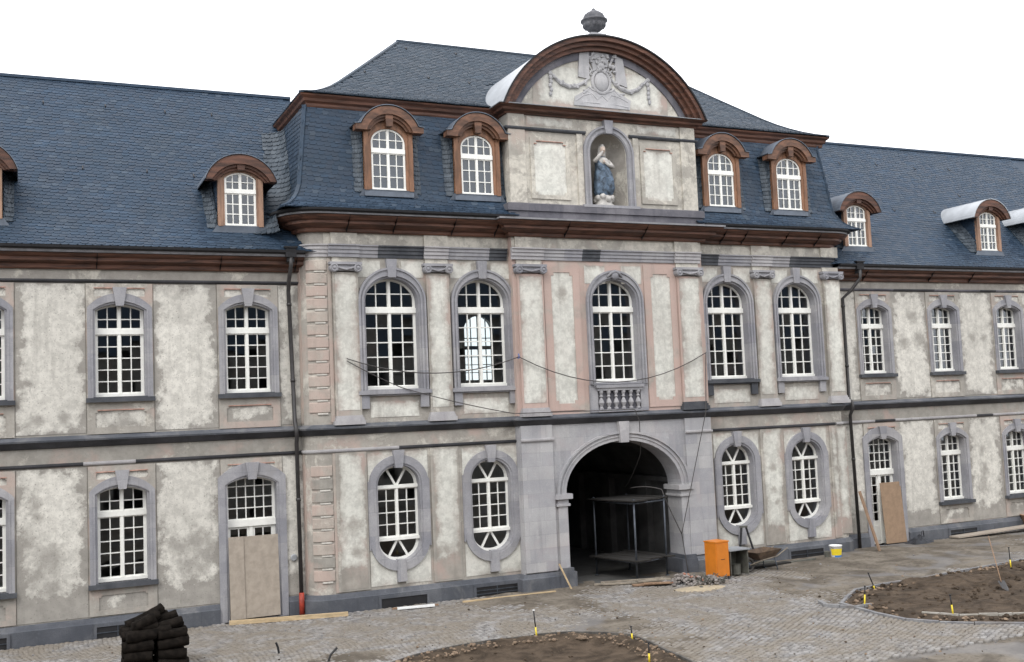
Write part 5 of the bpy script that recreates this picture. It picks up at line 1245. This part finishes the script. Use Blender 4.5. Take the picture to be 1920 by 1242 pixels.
# black sheeting heap by right door
tp=MB(); vs=[];nn=26
for j in range(7):
    for i in range(nn):
        a=2*PI*i/nn; r=(1-j/6.)**.9; q=1+.10*math.sin(3*a+1)+.06*math.sin(7*a); vs.append((.72*r*q*math.cos(a),.42*r*q*math.sin(a),.30*(1-r)**1.3+.02*math.sin(5*a+j)*(1-r)))
tp.add(vs,[(j*nn+i,j*nn+(i+1)%nn,(j+1)*nn+(i+1)%nn,(j+1)*nn+i) for j in range(6) for i in range(nn)]); tp.tube([(-.12,-.2,.1),(-.05,-.15,.42),(.08,-.1,.44),(.15,-.05,.2)],.018,6)
tag(part('plastic_sheeting',tp,'tarp',None,(27.45,27.75,-.01)),'crumpled heap of black plastic sheeting right of the right door','sheeting')
# tub at right edge
cr=thing('brown_tub','round brown wooden tub standing by the plinth at the right edge','tub',(33.05,27.85,.0)); mb=MB(); mb.lathe((0,0,0),[(.34,.0),(.36,.02),(.46,.5),(.49,.51),(.49,.55),(.44,.55),(.40,.2)],20); L(mb,'staves','terracotta',cr); mb=MB(); mb.lathe((0,0,.16),[(.385,0),(.398,.0),(.40,.04),(.39,.045)],20); L(mb,'hoop','oldwood',cr)
# turf rolls
tf=thing('turf_stack','tall stack of dark rolled turf sods at the lower left corner','turf',(2.48,24.0,0))
def roll(c,ax,ln,r,name='turf_roll'):
    mb=MB(); c=Vector(c); ax=Vector(ax).normalized(); n=12; pts=[c+ax*(ln*(t-.5)) for t in (0,.03,.25,.5,.75,.97,1)]; rs_=[r*.8,r,r*1.03,r*.98,r*1.04,r,r*.8]
    mb.tube(pts,rs_,n); mb.v=[(x+RN.uniform(-.012,.012),y+RN.uniform(-.012,.012),z+RN.uniform(-.012,.012)) for x,y,z in mb.v]; L(mb,name,'turf',tf)
zz=.11
for lay in range(4):
    for j in range(4):
        roll((-.32+RN.uniform(-.05,.05),-.42+.24*j,zz+RN.uniform(-.02,.02)),(1,RN.uniform(-.12,.12),RN.uniform(-.10,.10)),RN.uniform(.54,.62),RN.uniform(.105,.125)); roll((.32+RN.uniform(-.05,.04),-.42+.24*j,zz+RN.uniform(-.02,.02)),(1,RN.uniform(-.12,.12),RN.uniform(-.08,.14)),RN.uniform(.54,.62),RN.uniform(.105,.125))
    zz+=.205
for c_,ax,ln in [((-.22,-.35,.90),(1,.1,-.10),.52),((.30,-.3,.88),(1,0,.22),.5),((-.12,-.1,1.00),(1,.2,.40),.50),((.26,0,.97),(1,-.1,.28),.46),((-.30,.2,.93),(1,.1,.3),.5),((.12,.25,.98),(1,.1,.05),.4),((.05,-.38,.78),(1,0,.05),.5),((.02,.05,1.10),(1,.15,.45),.42),((-.2,-.38,1.0),(1,.1,.42),.42)]: roll(c_,ax,ln,.105)
# marker pegs
def peg(x,y,h,lean,label,fr_=.38,cap=None):
    t=thing('marker_peg',label,'peg',(x,y,0),'yellow and black marker pegs around the beds'); tx,ty=lean
    mb=MB(); mb.tube([(0,0,-.02),(tx*fr_,ty*fr_,h*fr_)],.018,8); L(mb,'yellow_foot','yellow',t)
    mb=MB(); mb.tube([(tx*fr_,ty*fr_,h*fr_),(tx*.7,ty*.7,h*.7),(tx,ty,h)],[.013,.015,.015],8); mb.tube([(tx,ty,h),(tx,ty,h+.02)],.026,8,1 if cap else 0); L(mb,'dark_shaft',['black','white_plastic'],t)
peg(10.31,21.89,.58,(-.05,0),'tall peg with a white cap at the back edge of the front bed',cap=1)
peg(11.88,20.42,.27,(-.02,0),'short peg at the right corner of the front bed',.5)
peg(11.12,18.5,.36,(0,0),'peg at the bottom edge of the photo in the front bed',.45)
peg(18.23,20.33,.47,(.05,0),'peg with a thick yellow foot at the left tip of the right bed',.6)
peg(20.15,22.05,.41,(-.18,0),'strongly leaning dark peg on the far edge of the right bed',.2)
peg(18.95,18.31,.47,(-.06,0),'leaning peg on the near kerb of the right bed',.55)
peg(25.38,22.3,.56,(-.03,0),'upright peg at the far right edge of the right bed',.4)
for x,y,tx,h,lb in [(5.03,23.79,-.06,.22,'short dark iron stub stuck in the cobbles right of the turf stack'),(5.72,22.3,.2,.26,'bent dark iron rod leaning right at the bottom edge of the cobbles')]:
    mb=MB(); mb.tube([(0,0,-.02),(tx*.3,0,h*.5),(tx,0,h)],.024,7); tag(part('iron_rod',mb,'black',None,(x,y,0)),lb,'rod')
# shovel
sh=thing('shovel','long handled shovel stuck upright in the soil of the right bed','shovel',(22.5,20.1,0)); mb=MB(); mb.tube([(0,0,.18),(1.05,1.25,1.12)],.013,7); L(mb,'handle','plank2',sh)
mb=MB(); mb.add([(-.10,-.12,.02),(.08,-.14,.02),(.13,.02,.20),(-.06,.06,.20),(0,-.2,-.03)],[(0,4,1,2,3)]); L(mb,'blade','iron',sh,False)

# ================================================================= CABLES
def cable(label,pts,r=.014,sag=None):
    P=[]
    for i in range(len(pts)-1):
        a,b=Vector(pts[i]),Vector(pts[i+1]); s=sag[i] if sag else 0
        for k in range(12): t=k/12; q=a.lerp(b,t); q.z-=4*s*t*(1-t); P.append(q)
    P.append(Vector(pts[-1])); mb=MB(); mb.tube(P,r,6); o=part('cable',mb,'cable',smooth=True); tag(o,label,'cable')
    return o
yC=YC-.18; yR=YR-.16
cable('slack cable strung from left pilaster past two tall windows to the blue hook',[(7.80,yR,6.56),(12.66,yC,6.50)],sag=[.42])
cable('cable drooping below the middle window from the blue hook to the right window',[(12.68,yC,6.50),(18.95,yC,6.53)],sag=[.80])
cable('straight cable dropping from the left pilaster down to the string course, then into the gateway',[(7.80,yR,6.50),(9.3,yR,5.75),(12.4,yC-.12,4.93),(16.3,yC-.06,4.90),(16.45,yC-.04,4.55),(16.75,YC+.3,3.6),(16.9,YC+1.6,2.5)],.012,[.03,.05,0,.0,.05,.1])
cable('cable hanging from the right window sill to the rubble by the jamb',[(18.93,yC,6.5),(18.78,yC-.06,4.75),(17.74,27.3,1.17),(17.86,27.25,.05)],.014,[0,.0,.0])
cable('cable running from the scaffold down to the knot beside the gateway',[(16.6,28.2,2.55),(17.25,27.5,2.5),(17.3,27.4,2.2),(17.74,27.3,1.17)],.016,[-.06,0,0])
mb=MB(); mb.tube([(0,0,.09),(0,-.04,.02),(0,-.02,-.03),(0,.05,-.03)],.018,6); tag(part('cable_hook',mb,'bluepaint',None,(12.66,yC,6.5)),'small blue hook holding the cables on the third pilaster','hook')
